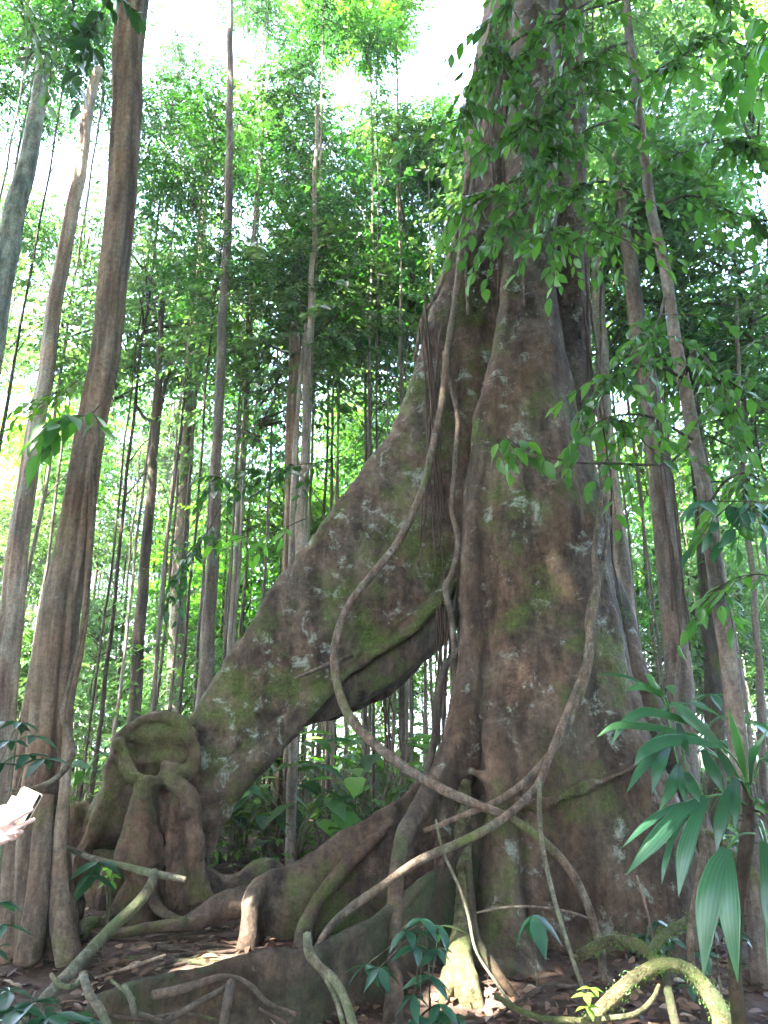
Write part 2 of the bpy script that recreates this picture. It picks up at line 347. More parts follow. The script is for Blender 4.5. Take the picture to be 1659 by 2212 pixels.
# ------------------------------------------------------------------ ground
def build_ground():
    m, t, N, L = nodes('forest soil')
    tc = N('TexCoord'); n = N('TexNoise'); n.inputs['Scale'].default_value = 7; n.inputs['Detail'].default_value = 12; n.inputs['Roughness'].default_value = .75; L(tc.outputs['Object'], n.inputs[0])
    r = ramp(N, [(.3, (.028, .018, .013)), (.5, (.075, .050, .038)), (.72, (.16, .115, .09))]); L(n.outputs[0], r.inputs[0])
    n2 = N('TexNoise'); n2.inputs['Scale'].default_value = .25; n2.inputs['Detail'].default_value = 6; L(tc.outputs['Object'], n2.inputs[0])
    r2 = ramp(N, [(.48, (0, 0, 0)), (.62, (1, 1, 1))]); L(n2.outputs[0], r2.inputs[0])
    # plant cover begins some way beyond the trodden clearing
    ln = N('VectorMath', operation='DISTANCE'); L(tc.outputs['Object'], ln.inputs[0]); ln.inputs[1].default_value = (0, 4, 0)
    mr = N('MapRange'); mr.inputs[1].default_value = 9; mr.inputs[2].default_value = 26; L(ln.outputs['Value'], mr.inputs[0])
    mu = N('Math', operation='MAXIMUM'); mm = N('Math', operation='MULTIPLY'); L(r2.outputs[0], mm.inputs[0]); L(mr.outputs[0], mm.inputs[1])
    mp = N('Math', operation='POWER'); L(mr.outputs[0], mp.inputs[0]); mp.inputs[1].default_value = 3
    L(mm.outputs[0], mu.inputs[0]); L(mp.outputs[0], mu.inputs[1])
    mx = N('MixRGB'); L(mu.outputs[0], mx.inputs[0]); L(r.outputs[0], mx.inputs[1]); mx.inputs[2].default_value = (.045, .085, .025, 1)
    bp = N('Bump'); bp.inputs['Strength'].default_value = .9; bp.inputs['Distance'].default_value = .03; L(n.outputs[0], bp.inputs['Height'])
    b = N('BsdfPrincipled'); L(mx.outputs[0], b.inputs['Base Color']); b.inputs['Roughness'].default_value = .9; b.inputs['Specular IOR Level'].default_value = .15
    L(bp.outputs[0], b.inputs['Normal']); o = N('OutputMaterial'); L(b.outputs[0], o.inputs[0])
    rings = np.concatenate([np.linspace(.05, 12, 90), np.geomspace(12.6, 4000, 60)]); na = 160
    th = np.arange(na) / na * 2 * math.pi
    v = [(0, 4, ground_z(0, 4))]
    for rr in rings:
        for a in th:
            x, y = rr * math.cos(a), 4 + rr * math.sin(a); v.append((x, y, ground_z(x, y)))
    j = np.arange(na); i = np.arange(len(rings) - 1)[:, None] * na + 1
    q = np.stack([i + j, i + na + j, i + na + (j + 1) % na, i + (j + 1) % na], -1).reshape(-1, 4)
    tr = np.stack([np.zeros(na, int), 1 + j, 1 + (j + 1) % na], 1)
    mb = MB(); mb.add(v, q, tr); tag(mb.build('ground', m), kind='structure')
build_ground()

# ------------------------------------------------------------------ the giant buttressed tree
GIANT = empty('buttressed_tree', 'giant rainforest tree with tall flared trunk and huge sloping plank buttress', 'tree', (1.6, 7.0, 0))
GIANT_LOC = np.array([1.6, 7.0, 0])
def adopt(o, parent, ploc):
    o.location = tuple(np.array(o.location) - ploc); return o
def build_giant():
    def fin(mb, name, mat, vox=.034, it=3, amps=((1.3, .05, 1.0), (4.5, .02, .45), (11, .008, .6))):
        return adopt(finish(voxel(mb, vox, it), name, mat, GIANT, amps), GIANT, GIANT_LOC)
    # --- trunk: three ribs grown together
    mb = MB()
    column(mb, [(-700, 1078, 1170, 7.6, .40), (-200, 1060, 1160, 7.5, .42), (0, 1052, 1150, 7.4, .42), (150, 1022, 1140, 7.4, .42), (350, 1004, 1135, 7.35, .42),
                (480, 990, 1130, 7.3, .42), (570, 962, 1130, 7.3, .40), (680, 935, 1120, 7.3, .36), (800, 930, 1110, 7.3, .34), (1000, 950, 1110, 7.3, .34), (1200, 975, 1110, 7.2, .32), (1400, 1000, 1110, 7.2, .32)])
    column(mb, [(-700, 1130, 1240, 7.2, .35), (-200, 1112, 1215, 7.1, .35), (0, 1105, 1205, 7.0, .36), (300, 1097, 1198, 6.9, .36), (500, 1090, 1192, 6.8, .36), (700, 1078, 1205, 6.75, .40),
                (800, 1056, 1215, 6.7, .43), (900, 1034, 1238, 6.7, .48), (1000, 1014, 1262, 6.7, .55), (1100, 1004, 1288, 6.65, .60), (1250, 1002, 1308, 6.6, .64), (1400, 1000, 1336, 6.55, .68),
                (1500, 988, 1366, 6.5, .72), (1600, 980, 1396, 6.5, .76), (1700, 985, 1440, 6.5, .80), (1800, 990, 1480, 6.5, .84), (1900, 995, 1520, 6.5, .88), (2000, 1000, 1555, 6.5, .92), (2150, 1000, 1600, 6.5, .96)])
    column(mb, [(-700, 1195, 1300, 7.4, .33), (0, 1180, 1258, 7.3, .32), (300, 1183, 1262, 7.25, .32), (500, 1185, 1266, 7.2, .32), (800, 1190, 1268, 7.1, .32), (950, 1200, 1278, 7.1, .34), (1100, 1220, 1290, 7.0, .36), (1300, 1230, 1320, 6.9, .4)])
    # rounded rib along the left edge of the front face
    for rows in ([(1110, 480, 6.62, 30), (1102, 600, 6.54, 36), (1092, 720, 6.48, 42), (1074, 830, 6.42, 46), (1048, 930, 6.38, 50), (1032, 1080, 6.30, 52), (1028, 1250, 6.22, 54), (1022, 1400, 6.12, 54), (1008, 1520, 6.02, 54), (980, 1620, 5.9, 50), (940, 1700, 5.78, 44), (898, 1770, 5.66, 40)],
                 [(1160, 700, 6.5, 40), (1185, 850, 6.42, 50), (1212, 960, 6.34, 54), (1232, 1060, 6.28, 50)], [(1010, 1560, 6.05, 70), (985, 1680, 5.95, 70), (965, 1800, 5.85, 60), (955, 1920, 5.75, 60), (950, 2040, 5.65, 70), (945, 2150, 5.6, 80)],
                 [(1150, 1072, 6.14, 16), (1180, 1056, 6.08, 22), (1225, 1048, 6.12, 20), (1262, 1046, 6.22, 16)],
                 [(1010, 1660, 5.80, 26), (1070, 1700, 5.68, 24), (1130, 1738, 5.64, 24), (1180, 1735, 5.64, 26), (1250, 1705, 5.64, 24), (1320, 1680, 5.66, 24), (1400, 1640, 5.8, 22)],
                 [(1075, 1560, 5.85, 50), (1080, 1720, 5.74, 70), (1080, 1880, 5.70, 96), (1080, 1990, 5.64, 130), (1078, 2060, 5.58, 190), (1080, 2140, 5.5, 260)], [(1290, 1120, 6.4, 36), (1300, 1200, 6.3, 30), (1310, 1300, 6.25, 24)]):
        pxtube(mb, rows, 40, 12)
    fin(mb, 'trunk', BK_GIANT, .027, 3, ((1.1, .07, .6), (3.2, .040, .35), (6.5, .022, .5), (13, .014, .6), (26, .007, .8)))
    # --- the great sloping buttress to the left, hanging clear of the ground
    mb = MB()
    plate(mb, [(1020, 520, 1075, 1180, 7.35, .26), (982, 575, 1040, 1220, 7.3, .26), (942, 675, 985, 1245, 7.25, .25), (910, 785, 945, 1290, 7.2, .24), (862, 895, 890, 1340, 7.2, .23), (784, 1015, 790, 1415, 7.15, .22),
               (712, 1112, 728, 1462, 7.1, .22), (622, 1228, 668, 1530, 7.1, .21), (550, 1336, 605, 1595, 7.05, .21), (480, 1446, 540, 1655, 7.05, .21), (424, 1540, 470, 1715, 7.0, .22), (380, 1620, 425, 1790, 7.0, .22), (350, 1700, 415, 1880, 7.0, .2)], 70, 24)
    pxtube(mb, [(1005, 1235, 7.1, 20), (960, 1280, 7.06, 26), (900, 1338, 7.04, 30), (832, 1396, 7.02, 32), (745, 1450, 7.0, 38), (690, 1500, 6.97, 46), (628, 1566, 6.94, 58), (560, 1632, 6.9, 66), (485, 1704, 6.88, 74), (440, 1765, 6.9, 78), (415, 1840, 6.92, 80)], 50, 14)
    pxtube(mb, [(1012, 530, 7.25, 40), (978, 590, 7.25, 40), (945, 690, 7.25, 36), (912, 800, 7.25, 34), (864, 910, 7.2, 32), (790, 1030, 7.15, 32), (718, 1130, 7.15, 32), (628, 1245, 7.1, 32), (556, 1350, 7.1, 34), (485, 1460, 7.05, 36), (432, 1548, 7.05, 38)], 50, 10)
    fin(mb, 'buttress', BK_BUTT, .027, 3, ((1.2, .06, 1), (3.5, .035, 1), (8, .020, 1), (16, .012, 1), (28, .006, 1)))
    # ragged underside strands behind its lower rim, shade put into their dark bark
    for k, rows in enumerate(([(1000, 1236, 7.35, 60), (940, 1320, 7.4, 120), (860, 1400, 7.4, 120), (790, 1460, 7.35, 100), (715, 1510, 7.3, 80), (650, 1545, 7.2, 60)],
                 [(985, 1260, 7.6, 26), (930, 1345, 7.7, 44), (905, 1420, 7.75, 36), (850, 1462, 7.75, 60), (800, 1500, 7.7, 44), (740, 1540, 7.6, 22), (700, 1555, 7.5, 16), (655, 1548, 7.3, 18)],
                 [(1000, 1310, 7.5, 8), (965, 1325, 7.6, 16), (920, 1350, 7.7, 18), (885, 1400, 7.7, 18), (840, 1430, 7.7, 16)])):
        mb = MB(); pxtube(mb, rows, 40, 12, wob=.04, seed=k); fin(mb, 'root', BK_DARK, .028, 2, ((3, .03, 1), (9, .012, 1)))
    # --- right buttress
    mb = MB()
    plate(mb, [(1240, 1080, 1200, 1700, 6.9, .22), (1290, 1120, 1230, 1800, 6.85, .22), (1318, 1200, 1250, 1900, 6.8, .22), (1362, 1310, 1300, 2000, 6.75, .22), (1398, 1430, 1330, 2050, 6.7, .22), (1440, 1550, 1380, 2080, 6.6, .22), (1500, 1700, 1450, 2090, 6.5, .22), (1560, 1850, 1520, 2100, 6.4, .22), (1640, 1990, 1620, 2110, 6.3, .2), (1720, 2060, 1700, 2120, 6.2, .15)], 50, 20)
    fin(mb, 'buttress', BK_GIANT, .036, 3, ((1.2, .05, .6), (3.4, .03, .5), (9, .012, .7)))
    # --- low buttress running left behind, ends in a rounded sunlit nose
    mb = MB()
    plate(mb, [(1010, 1560, None, 0, 6.6, .17), (965, 1640, None, 0, 6.5, .16), (900, 1702, None, 0, 6.4, .15), (805, 1772, None, 0, 6.3, .14), (705, 1838, None, 0, 6.2, .13), (610, 1890, None, 0, 6.1, .12), (560, 1912, None, 0, 6.0, .11)], 40, 18)
    pxtube(mb, [(600, 1893, 6.1, 40), (562, 1912, 6.0, 46), (545, 1945, 5.92, 44), (540, 1990, 5.86, 44), (536, 2035, 5.82, 50), (528, 2085, 5.78, 56)], 24, 12)
    pxtube(mb, [(990, 1590, 6.5, 50), (930, 1675, 6.4, 34), (860, 1735, 6.32, 30), (770, 1797, 6.25, 28), (690, 1848, 6.17, 26), (600, 1893, 6.1, 26)], 30, 12)
    pxtube(mb, [(850, 1780, 6.2, 24), (770, 1850, 6.05, 30), (700, 1930, 5.9, 36), (665, 1990, 5.78, 38), (655, 2060, 5.65, 42)], 24, 10)
    fin(mb, 'buttress', BK_ROOT, .03, 3, ((1.5, .04, 1), (4, .02, 1), (10, .008, 1)))
    # --- long mossy low buttress across the foreground
    mb = MB()
    plate(mb, [(190, 2150, None, 0, 4.56, .05), (260, 2122, None, 0, 4.5, .06), (330, 2108, None, 0, 4.46, .06), (400, 2098, None, 0, 4.44, .07), (450, 2078, None, 0, 4.44, .08), (540, 2056, None, 0, 4.46, .08), (600, 2048, None, 0, 4.47, .09), (660, 2048, None, 0, 4.5, .09),
               (720, 2024, None, 0, 4.6, .10), (800, 1978, None, 0, 4.8, .10), (870, 1925, None, 0, 5.05, .11), (940, 1860, None, 0, 5.35, .12), (1000, 1790, None, 0, 5.65, .14), (1050, 1700, None, 0, 5.9, .18)], 60, 18)
    pxtube(mb, [(200, 2150, 4.55, 10), (330, 2112, 4.45, 14), (450, 2084, 4.42, 16), (540, 2064, 4.44, 18), (655, 2062, 4.48, 18), (725, 2036, 4.58, 20), (805, 1992, 4.78, 22), (875, 1940, 5.03, 24), (945, 1874, 5.33, 26), (1000, 1806, 5.62, 28)], 50, 10)
    fin(mb, 'buttress', BK_MOSSY, .026, 3, ((1.6, .03, 1), (4.5, .02, 1), (11, .008, 1)))
    # --- roots standing before the trunk
    mb = MB()
    pxtube(mb, [(965, 1640, 6.0, 40), (930, 1705, 5.75, 46), (896, 1765, 5.5, 44), (876, 1800, 5.38, 38), (862, 1850, 5.2, 34), (854, 1920, 5.0, 34), (852, 2020, 4.85, 32), (852, 2100, 4.7, 34), (850, 2190, 4.55, 46), (846, 2280, 4.45, 60)], 40, 12)
    fin(mb, 'root', BK_ROOT, .018, 2, ((3, .015, .5), (9, .008, .5)))
    mb = MB()
    pxtube(mb, [(1015, 1560, 6.15, 30), (1004, 1650, 5.98, 36), (1000, 1740, 5.82, 38), (1000, 1830, 5.64, 40), (1002, 1900, 5.45, 42), (1000, 1970, 5.25, 44), (994, 2030, 5.08, 50), (992, 2080, 4.94, 60), (1012, 2150, 4.75, 54), (1030, 2240, 4.6, 50), (1040, 2320, 4.5, 46)], 40, 12)
    pxtube(mb, [(995, 2050, 4.95, 40), (975, 2100, 4.85, 40), (955, 2160, 4.7, 30), (945, 2230, 4.6, 26)], 20, 10)
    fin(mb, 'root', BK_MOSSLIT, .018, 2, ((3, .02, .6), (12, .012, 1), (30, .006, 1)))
    mb = MB()
    pxtube(mb, [(1010, 1860, 5.45, 14), (1020, 1950, 5.25, 16), (1030, 2020, 5.1, 18), (1060, 2080, 4.95, 20), (1110, 2150, 4.8, 18), (1160, 2190, 4.7, 16), (1230, 2190, 4.6, 14)], 40, 9)
    fin(mb, 'root', BK_MOSSY, .014, 1, ((5, .01, 1),))
    # --- the knotted foot of the great buttress: a bowl on gnarled legs
    D = 6.55
    mb = MB()
    rim = [(254, 1606, D + .02, 20), (268, 1586, D + .04, 16), (292, 1564, D + .06, 15), (318, 1551, D + .08, 15), (345, 1546, D + .09, 16), (374, 1551, D + .08, 16), (398, 1567, D + .06, 16), (414, 1592, D + .03, 16), (418, 1620, D, 18), (410, 1648, D - .03, 22)]
    pxtube(mb, rim, 50, 10)
    mb2rows = []
    for k in range(11):  # the hollow behind the rim
        y = 1550 + k * 14; hw = 82 * math.sqrt(max(.05, 1 - ((1620 - y) / 74) ** 2))
        mb2rows.append((y, 336 - hw * 1.04, 336 + hw * 1.06, D + .19 + .03 * math.sin(k * 1.7), .13))
    column(mb, mb2rows, 30, 20)
    column(mb, [(1690, 320, 400, D + .16, .14), (1780, 318, 404, D + .16, .18), (1880, 310, 410, D + .16, .18), (1980, 300, 420, D + .14, .2)], 20, 16)
    column(mb, [(1640, 262, 410, D + .5, .18), (1720, 235, 425, D + .5, .2), (1800, 200, 432, D + .5, .22), (1900, 180, 440, D + .5, .24), (2000, 165, 450, D + .5, .26)], 24, 18)  # backing mass added behind the legs to keep their recesses in shade
    pxtube(mb, [(412, 1580, D + .05, 30), (420, 1630, D + .02, 34), (404, 1668, D, 40), (372, 1664, D - .08, 34), (350, 1652, D - .12, 26)], 26, 10)
    pxtube(mb, [(254, 1604, D - .02, 26), (266, 1640, D - .08, 30), (285, 1672, D - .14, 32), (318, 1690, D - .2, 34), (345, 1686, D - .2, 30), (352, 1668, D - .16, 24)], 30, 10)
    column(mb, [(1676, 286, 356, D - .14, .10), (1720, 286, 348, D - .14, .13), (1780, 278, 342, D - .15, .15), (1830, 262, 348, D - .17, .19), (1858, 258, 356, D - .18, .21), (1880, 266, 346, D - .17, .17), (1905, 272, 338, D - .16, .15), (1950, 250, 340, D - .15, .2), (2000, 225, 345, D - .15, .28)], 40, 20)
    column(mb, [(1610, 246, 290, D + .1, .14), (1680, 228, 300, D + .1, .2), (1740, 196, 310, D + .12, .22), (1790, 178, 300, D + .15, .22), (1830, 170, 240, D + .15, .18)], 30, 18)
    pxtube(mb, [(262, 1690, D + .02, 40), (225, 1750, D - .05, 44), (195, 1810, D - .1, 40), (172, 1870, D - .12, 40), (152, 1940, D - .15, 50), (135, 2010, D - .2, 70)], 30, 12)
    pxtube(mb, [(180, 1740, D + .1, 50), (168, 1790, D + .1, 56), (185, 1830, D + .1, 40)], 16, 10)
    column(mb, [(1660, 372, 420, D + .15, .14), (1720, 372, 424, D + .14, .18), (1780, 372, 428, D + .14, .18), (1850, 370, 436, D + .14, .18), (1920, 372, 442, D + .1, .2), (1975, 366, 450, D + .06, .24)], 30, 18)
    pxtube(mb, [(350, 1668, D - .12, 34), (372, 1694, D - .16, 36), (398, 1712, D - .14, 46), (410, 1760, D - .12, 50), (418, 1820, D - .1, 46), (424, 1880, D - .08, 44), (430, 1950, D - .08, 50)], 36, 10)
    pxtube(mb, [(395, 1740, D - .18, 26), (398, 1756, D - .24, 30), (388, 1770, D - .2, 22)], 12, 10)
    pxtube(mb, [(376, 1700, D - .08, 26), (378, 1760, D - .06, 36), (382, 1830, D - .08, 44), (380, 1900, D - .1, 42), (384, 1970, D - .12, 46)], 30, 10)
    fin(mb, 'burl', BK_BURL, .018, 1, ((2.5, .045, 1), (5.5, .034, .8), (12, .016, .6), (26, .007, 1)))
    # roots spreading from the burl over the ground
    for k, rows in enumerate(([(440, 1900, 6.5, 26), (452, 1935, 6.4, 24), (480, 1962, 6.3, 24), (500, 1975, 6.2, 22)],
                 [(330, 1935, 6.3, 28), (345, 1965, 6.15, 26), (380, 1985, 6.05, 22), (420, 1992, 6.0, 18)],
                 [(225, 2018, 5.95, 22), (275, 2012, 5.95, 26), (340, 2000, 5.95, 26), (395, 1996, 5.95, 30), (430, 1985, 5.95, 44), (475, 1962, 6.0, 60), (520, 1950, 6.05, 66), (550, 1940, 6.1, 60)],
                 [(430, 1900, 7.2, 60), (480, 1920, 7.3, 60), (525, 1915, 7.4, 64), (555, 1890, 7.5, 60), (585, 1885, 7.6, 50), (620, 1910, 7.6, 40)],
                 [(255, 1960, 6.3, 30), (225, 1990, 6.1, 30), (190, 1995, 6.0, 34), (170, 2030, 5.9, 44)])):
        mb = MB(); pxtube(mb, rows, 30, 12); fin(mb, 'root', BK_ROOT, .02, 2, ((3, .02, 1), (9, .01, 1)))
    rng = np.random.default_rng(5)
    for k in range(26):   # mat of thin roots on the clearing floor
        px, py = rng.uniform(215, 520), rng.uniform(2015, 2085)
        v = P(px, py, 1) - CAM; t = (CAM[2] - .0) / -v[2]; c = CAM + v * t
        a = rng.normal(.35, .35); Lr = rng.uniform(.25, .8); s = np.linspace(-1, 1, 10)
        p = c + np.outer(s, [math.cos(a) * Lr / 2, math.sin(a) * Lr / 2, 0])
        p = wobble(p, .05, 4, k); p[:, 2] = [ground_z(x, y) + .012 - .03 * abs(q_) ** 3 for (x, y, _), q_ in zip(p, s)]
        mb = MB(); tube(mb, p, rng.uniform(.008, .02) * (1 - .4 * s), 6); adopt(mb.build('root', BK_ROOT, GIANT), GIANT, GIANT_LOC)
build_giant()

# ------------------------------------------------------------------ crowns shared by the forest trees
def crown_mesh(seed, R, H, K, m, n, leafL, mats, ratio=.42, droop=.3):
    rng = np.random.default_rng(seed); mb = MB()
    c = nrm(rng.normal(0, 1, (K, 3))) * (rng.random((K, 1)) ** .45) * [R, R, H * .5] * .92
    rc = rng.uniform(.22, .42, K) * R
    top = np.array([0, 0, H * .35])
    for i in range(K):
        st = np.array([0, 0, np.clip(c[i, 2] - .35 * np.hypot(*c[i, :2]) - .1, -H * .55, H * .4)])
        tube(mb, smooth_path([st, st * .4 + c[i] * .6 + [0, 0, .08], c[i]], 7), np.linspace(.028, .008, 7) * R / 1.5, 4, 1, False)
    o = np.repeat(c, m, 0) + rng.normal(0, 1, (K * m, 3)) * np.repeat(rc, m)[:, None] * [.8, .8, .5]
    d = nrm((o - np.repeat(c, m, 0)) * [1, 1, .3] + .5 * (o * [1, 1, 0]) / R + rng.normal(0, .3, (K * m, 3)) * [1, 1, .5])
    tone = np.repeat(rng.random(K), m) * .6 + rng.random(K * m) * .4
    sprays(mb, o, d, rng.uniform(.35, .8, K * m), n, leafL, rng, False, droop, ratio, 0, tone)
    return mb.mesh('crown', mats)
CROWNS = []
for k in range(10):
    rr = random.Random(k)
    CROWNS.append(crown_mesh(100 + k, rr.uniform(1.4, 1.9), rr.uniform(2.2, 3.4), rr.randint(15, 21), 15, 11, rr.choice([.14, .16, .18, .20]),
                             [[LF_MID, LF_DARK, LF_LIGHT][[0, 1, 0, 2, 0, 1, 0, 2, 0, 1][k]], BK_DARK], rr.uniform(.44, .56), rr.uniform(.2, .45)))
TRUNKS = []
for k in range(6):
    rng = np.random.default_rng(40 + k); mb = MB(); s = np.linspace(0, 10, 26)
    p = np.stack([np.cumsum(rng.normal(0, .035, 26)), np.cumsum(rng.normal(0, .035, 26)), s], 1); p[:, :2] -= p[0, :2]
    tube(mb, p, np.linspace(.075, .03, 26) * (1 + .25 * np.exp(-s * 2)), 8)
    for j in range(7):
        i = rng.integers(9, 25); a = rng.uniform(0, 6.28); L = rng.uniform(.4, 1.3)
        tube(mb, [p[i], p[i] + [math.cos(a) * L * .5, math.sin(a) * L * .5, L * .3], p[i] + [math.cos(a) * L, math.sin(a) * L, L * .42]], [.018, .012, .004], 4, 0, False)
    TRUNKS.append([mb.mesh('trunk', m_) for m_ in (BK_GREY, BK_DARK, BK_PALE)])
def add_crown(root, rl, c, k, sc, rz=None, rng=random):
    o = link('crown', CROWNS[k], root); o.location = tuple(np.asarray(c) - rl)
    o.scale = (sc, sc, sc * rng.uniform(.85, 1.15)); o.rotation_euler = (rng.uniform(-.15, .15), rng.uniform(-.15, .15), rng.uniform(0, 6.28) if rz is None else rz)
    return o
GAPS = [(455, 70, 85), (540, 130, 60), (395, 40, 55), (755, 215, 100), (700, 300, 60), (900, 110, 80), (960, 30, 50), (940, 170, 50), (318, 320, 34), (275, 300, 26), (120, 330, 60), (70, 420, 45), (150, 270, 40),
        (1525, 600, 62), (1570, 420, 34), (1440, 190, 26), (700, 430, 34), (480, 520, 34), (1640, 600, 30)]
def in_gap(px, py, grow=0):
    return any((px - a) ** 2 + (py - b) ** 2 < (r + grow) ** 2 for a, b, r in GAPS)

# named trees: trunk rows (px, py, width_px), distance, bark, crowns (px, py, d offset, variant, scale)
def named_tree(label, rows, d, bk, crowns, lobes=None, name='forest_tree', sides=14, extra=None):
    base = P(rows[-1][0], rows[-1][1], d); gz = ground_z(base[0], d)
    dirn = P(rows[-1][0], rows[-1][1], d) - P(rows[-2][0], rows[-2][1], d)
    loc = np.array([base[0], d, gz])
    root = empty(name, label, 'tree', tuple(loc))
    mb = MB(); pxtube(mb, [(a, b, d, w_) for a, b, w_ in rows], 60, sides, wob=.03, seed=d, lobes=lobes, to_ground=True)
    if extra:
        for ex in extra: pxtube(mb, [(a, b, d + dd, w_) for a, b, dd, w_ in ex], 50, 8, wob=.015, seed=d + 3)
    adopt(mb.build('trunk', bk, root), root, loc)
    rg = random.Random(int(d * 100))
    for (px, py, dd, k, sc) in crowns:
        c = P(px, py, d + dd); add_crown(root, loc, c, k, sc, rng=rg)
        # a limb from the stem out to the crown
    return root, loc
named_tree('stout reddish fluted trunk leaning right, nearest on the left', [(330, -420, 58), (300, -100, 58), (288, 0, 58), (275, 200, 55), (256, 500, 55), (222, 780, 57), (182, 1000, 60), (146, 1250, 70), (108, 1500, 86), (90, 1700, 104), (82, 1880, 128), (78, 2010, 150), (70, 2060, 165)], 5.75, BK_FLUTE,
           [], (7, .27, 2.2), 'fluted_tree', 84,
           [[(204, 930, -.05, 20), (200, 1000, -.1, 18), (198, 1100, -.1, 16), (190, 1250, -.1, 15), (172, 1400, -.12, 16), (150, 1530, -.15, 18), (140, 1700, -.2, 24), (128, 1850, -.2, 34), (132, 1980, -.25, 50), (150, 2080, -.3, 60)],
            [(52, 1560, .12, 24), (40, 1700, .1, 30), (30, 1900, .05, 44), (10, 2080, -.05, 66)], [(96, 1720, -.22, 40), (84, 1900, -.3, 46), (60, 2080, -.35, 60)]])
named_tree('grey lichen-covered dead trunk at the left edge with splintered top', [(97, 132, 22), (82, 220, 30), (62, 340, 36), (36, 440, 42), (12, 560, 46), (-10, 700, 48), (-40, 900, 52), (-90, 1300, 60)], 8.0, BK_GHOST, [], None, 'dead_tree')
named_tree('pale orange-brown snapped trunk between lichened stump and fluted trunk', [(213, 150, 18), (190, 240, 22), (165, 400, 26), (140, 540, 28), (117, 660, 30), (98, 820, 30), (72, 960, 34), (52, 1090, 38), (30, 1290, 46), (12, 1440, 56), (0, 1600, 60)], 9.0, BK_DEAD, [], (5, .2, 1.5), 'dead_tree', 30)
named_tree('slender straight grey trunk rising the whole height left of the great buttress', [(497, -300, 13), (496, 0, 13), (497, 180, 14), (494, 420, 17), (484, 640, 19), (476, 800, 20), (468, 980, 22), (462, 1150, 26), (450, 1350, 30), (436, 1540, 34)], 8.6, BK_GREY,
           [(470, 590, .3, 1, .55), (640, 150, 1.2, 5, .35)])
named_tree('thick pale mottled trunk behind the slender grey one', [(446, 300, 12), (440, 430, 16), (430, 600, 22), (418, 780, 27), (408, 900, 30), (398, 1010, 33), (388, 1200, 34), (376, 1500, 37), (366, 1800, 40)], 13.0, BK_PALE, [(430, 420, .5, 2, 1.0), (350, 640, 1, 4, .8), (480, 700, 2, 1, .7)])
named_tree('dark forked trunk in front of bright foliage on the left', [(352, 640, 10), (345, 760, 14), (338, 880, 17), (331, 1000, 20), (318, 1160, 22), (302, 1350, 25), (290, 1540, 28), (280, 1800, 30)], 11.0, BK_DARK, [(330, 640, .4, 0, .8), (270, 760, .8, 6, .7), (400, 760, 1, 8, .7)],
           extra=[[(378, 760, 0, 7), (352, 850, 0, 9), (338, 940, 0, 12)], [(290, 870, .2, 6), (315, 905, .1, 8), (332, 905, 0, 9)]])
named_tree('thin pale twin-stemmed sapling against the left buttress edge', [(684, 230, 8), (680, 450, 10), (672, 640, 12), (664, 800, 15), (655, 1000, 16), (648, 1160, 18), (640, 1400, 20)], 8.6, BK_PALE, [(690, 480, .5, 5, .55), (650, 620, .7, 1, .5)],
           extra=[[(662, 700, .15, 7), (648, 820, .15, 9), (636, 1000, .15, 11), (630, 1160, .15, 12), (618, 1700, .15, 13)]])
named_tree('brown fluted trunk standing beneath the sloping buttress', [(640, 700, 24), (632, 1000, 28), (626, 1400, 30), (620, 1560, 33), (612, 1700, 36), (606, 1860, 40)], 9.4, BK_FLUTE, [(640, 700, .5, 6, .9), (560, 830, .8, 0, .8)], (6, .3, .6), 'fluted_tree', 48)
named_tree('grey mottled trunk just right of the giant, behind hanging leaves', [(1330, 330, 20), (1345, 460, 26), (1362, 580, 30), (1382, 740, 40), (1402, 860, 44), (1422, 980, 46), (1434, 1120, 48), (1450, 1300, 52), (1466, 1450, 56), (1480, 1700, 60)], 8.3, BK_GREY, [(1330, 420, .6, 4, .9), (1430, 560, 1.2, 0, .8), (1290, 640, 1.0, 2, .6)],
           extra=[[(1400, 880, -.25, 10), (1440, 1080, -.28, 9), (1462, 1220, -.3, 9), (1478, 1330, -.3, 8), (1465, 1440, -.35, 9), (1452, 1600, -.35, 9)]])
named_tree('dark mossy trunk far right with green growth', [(1480, 640, 20), (1500, 900, 26), (1515, 1100, 30), (1530, 1300, 36), (1542, 1460, 40), (1552, 1800, 42)], 10.5, BK_DARK, [(1480, 740, 0, 1, .9), (1560, 860, .8, 4, .9), (1640, 720, 1, 0, 1.0)])
named_tree('thin brown stem at the right edge', [(1590, 640, 7), (1600, 900, 9), (1615, 1150, 12), (1632, 1340, 14), (1645, 1560, 16), (1655, 1800, 18)], 8.4, BK_GREY, [(1600, 600, .6, 6, .8), (1620, 930, 1.2, 2, .8)])
named_tree('slim trunk with hairy aerial roots beside the giant on its right', [(1290, 560, 26), (1298, 760, 28), (1310, 960, 32), (1330, 1140, 36), (1350, 1300, 40), (1370, 1600, 44)], 9.0, BK_PALE, [(1300, 520, .8, 2, .8), (1360, 700, 1.5, 8, .8)])

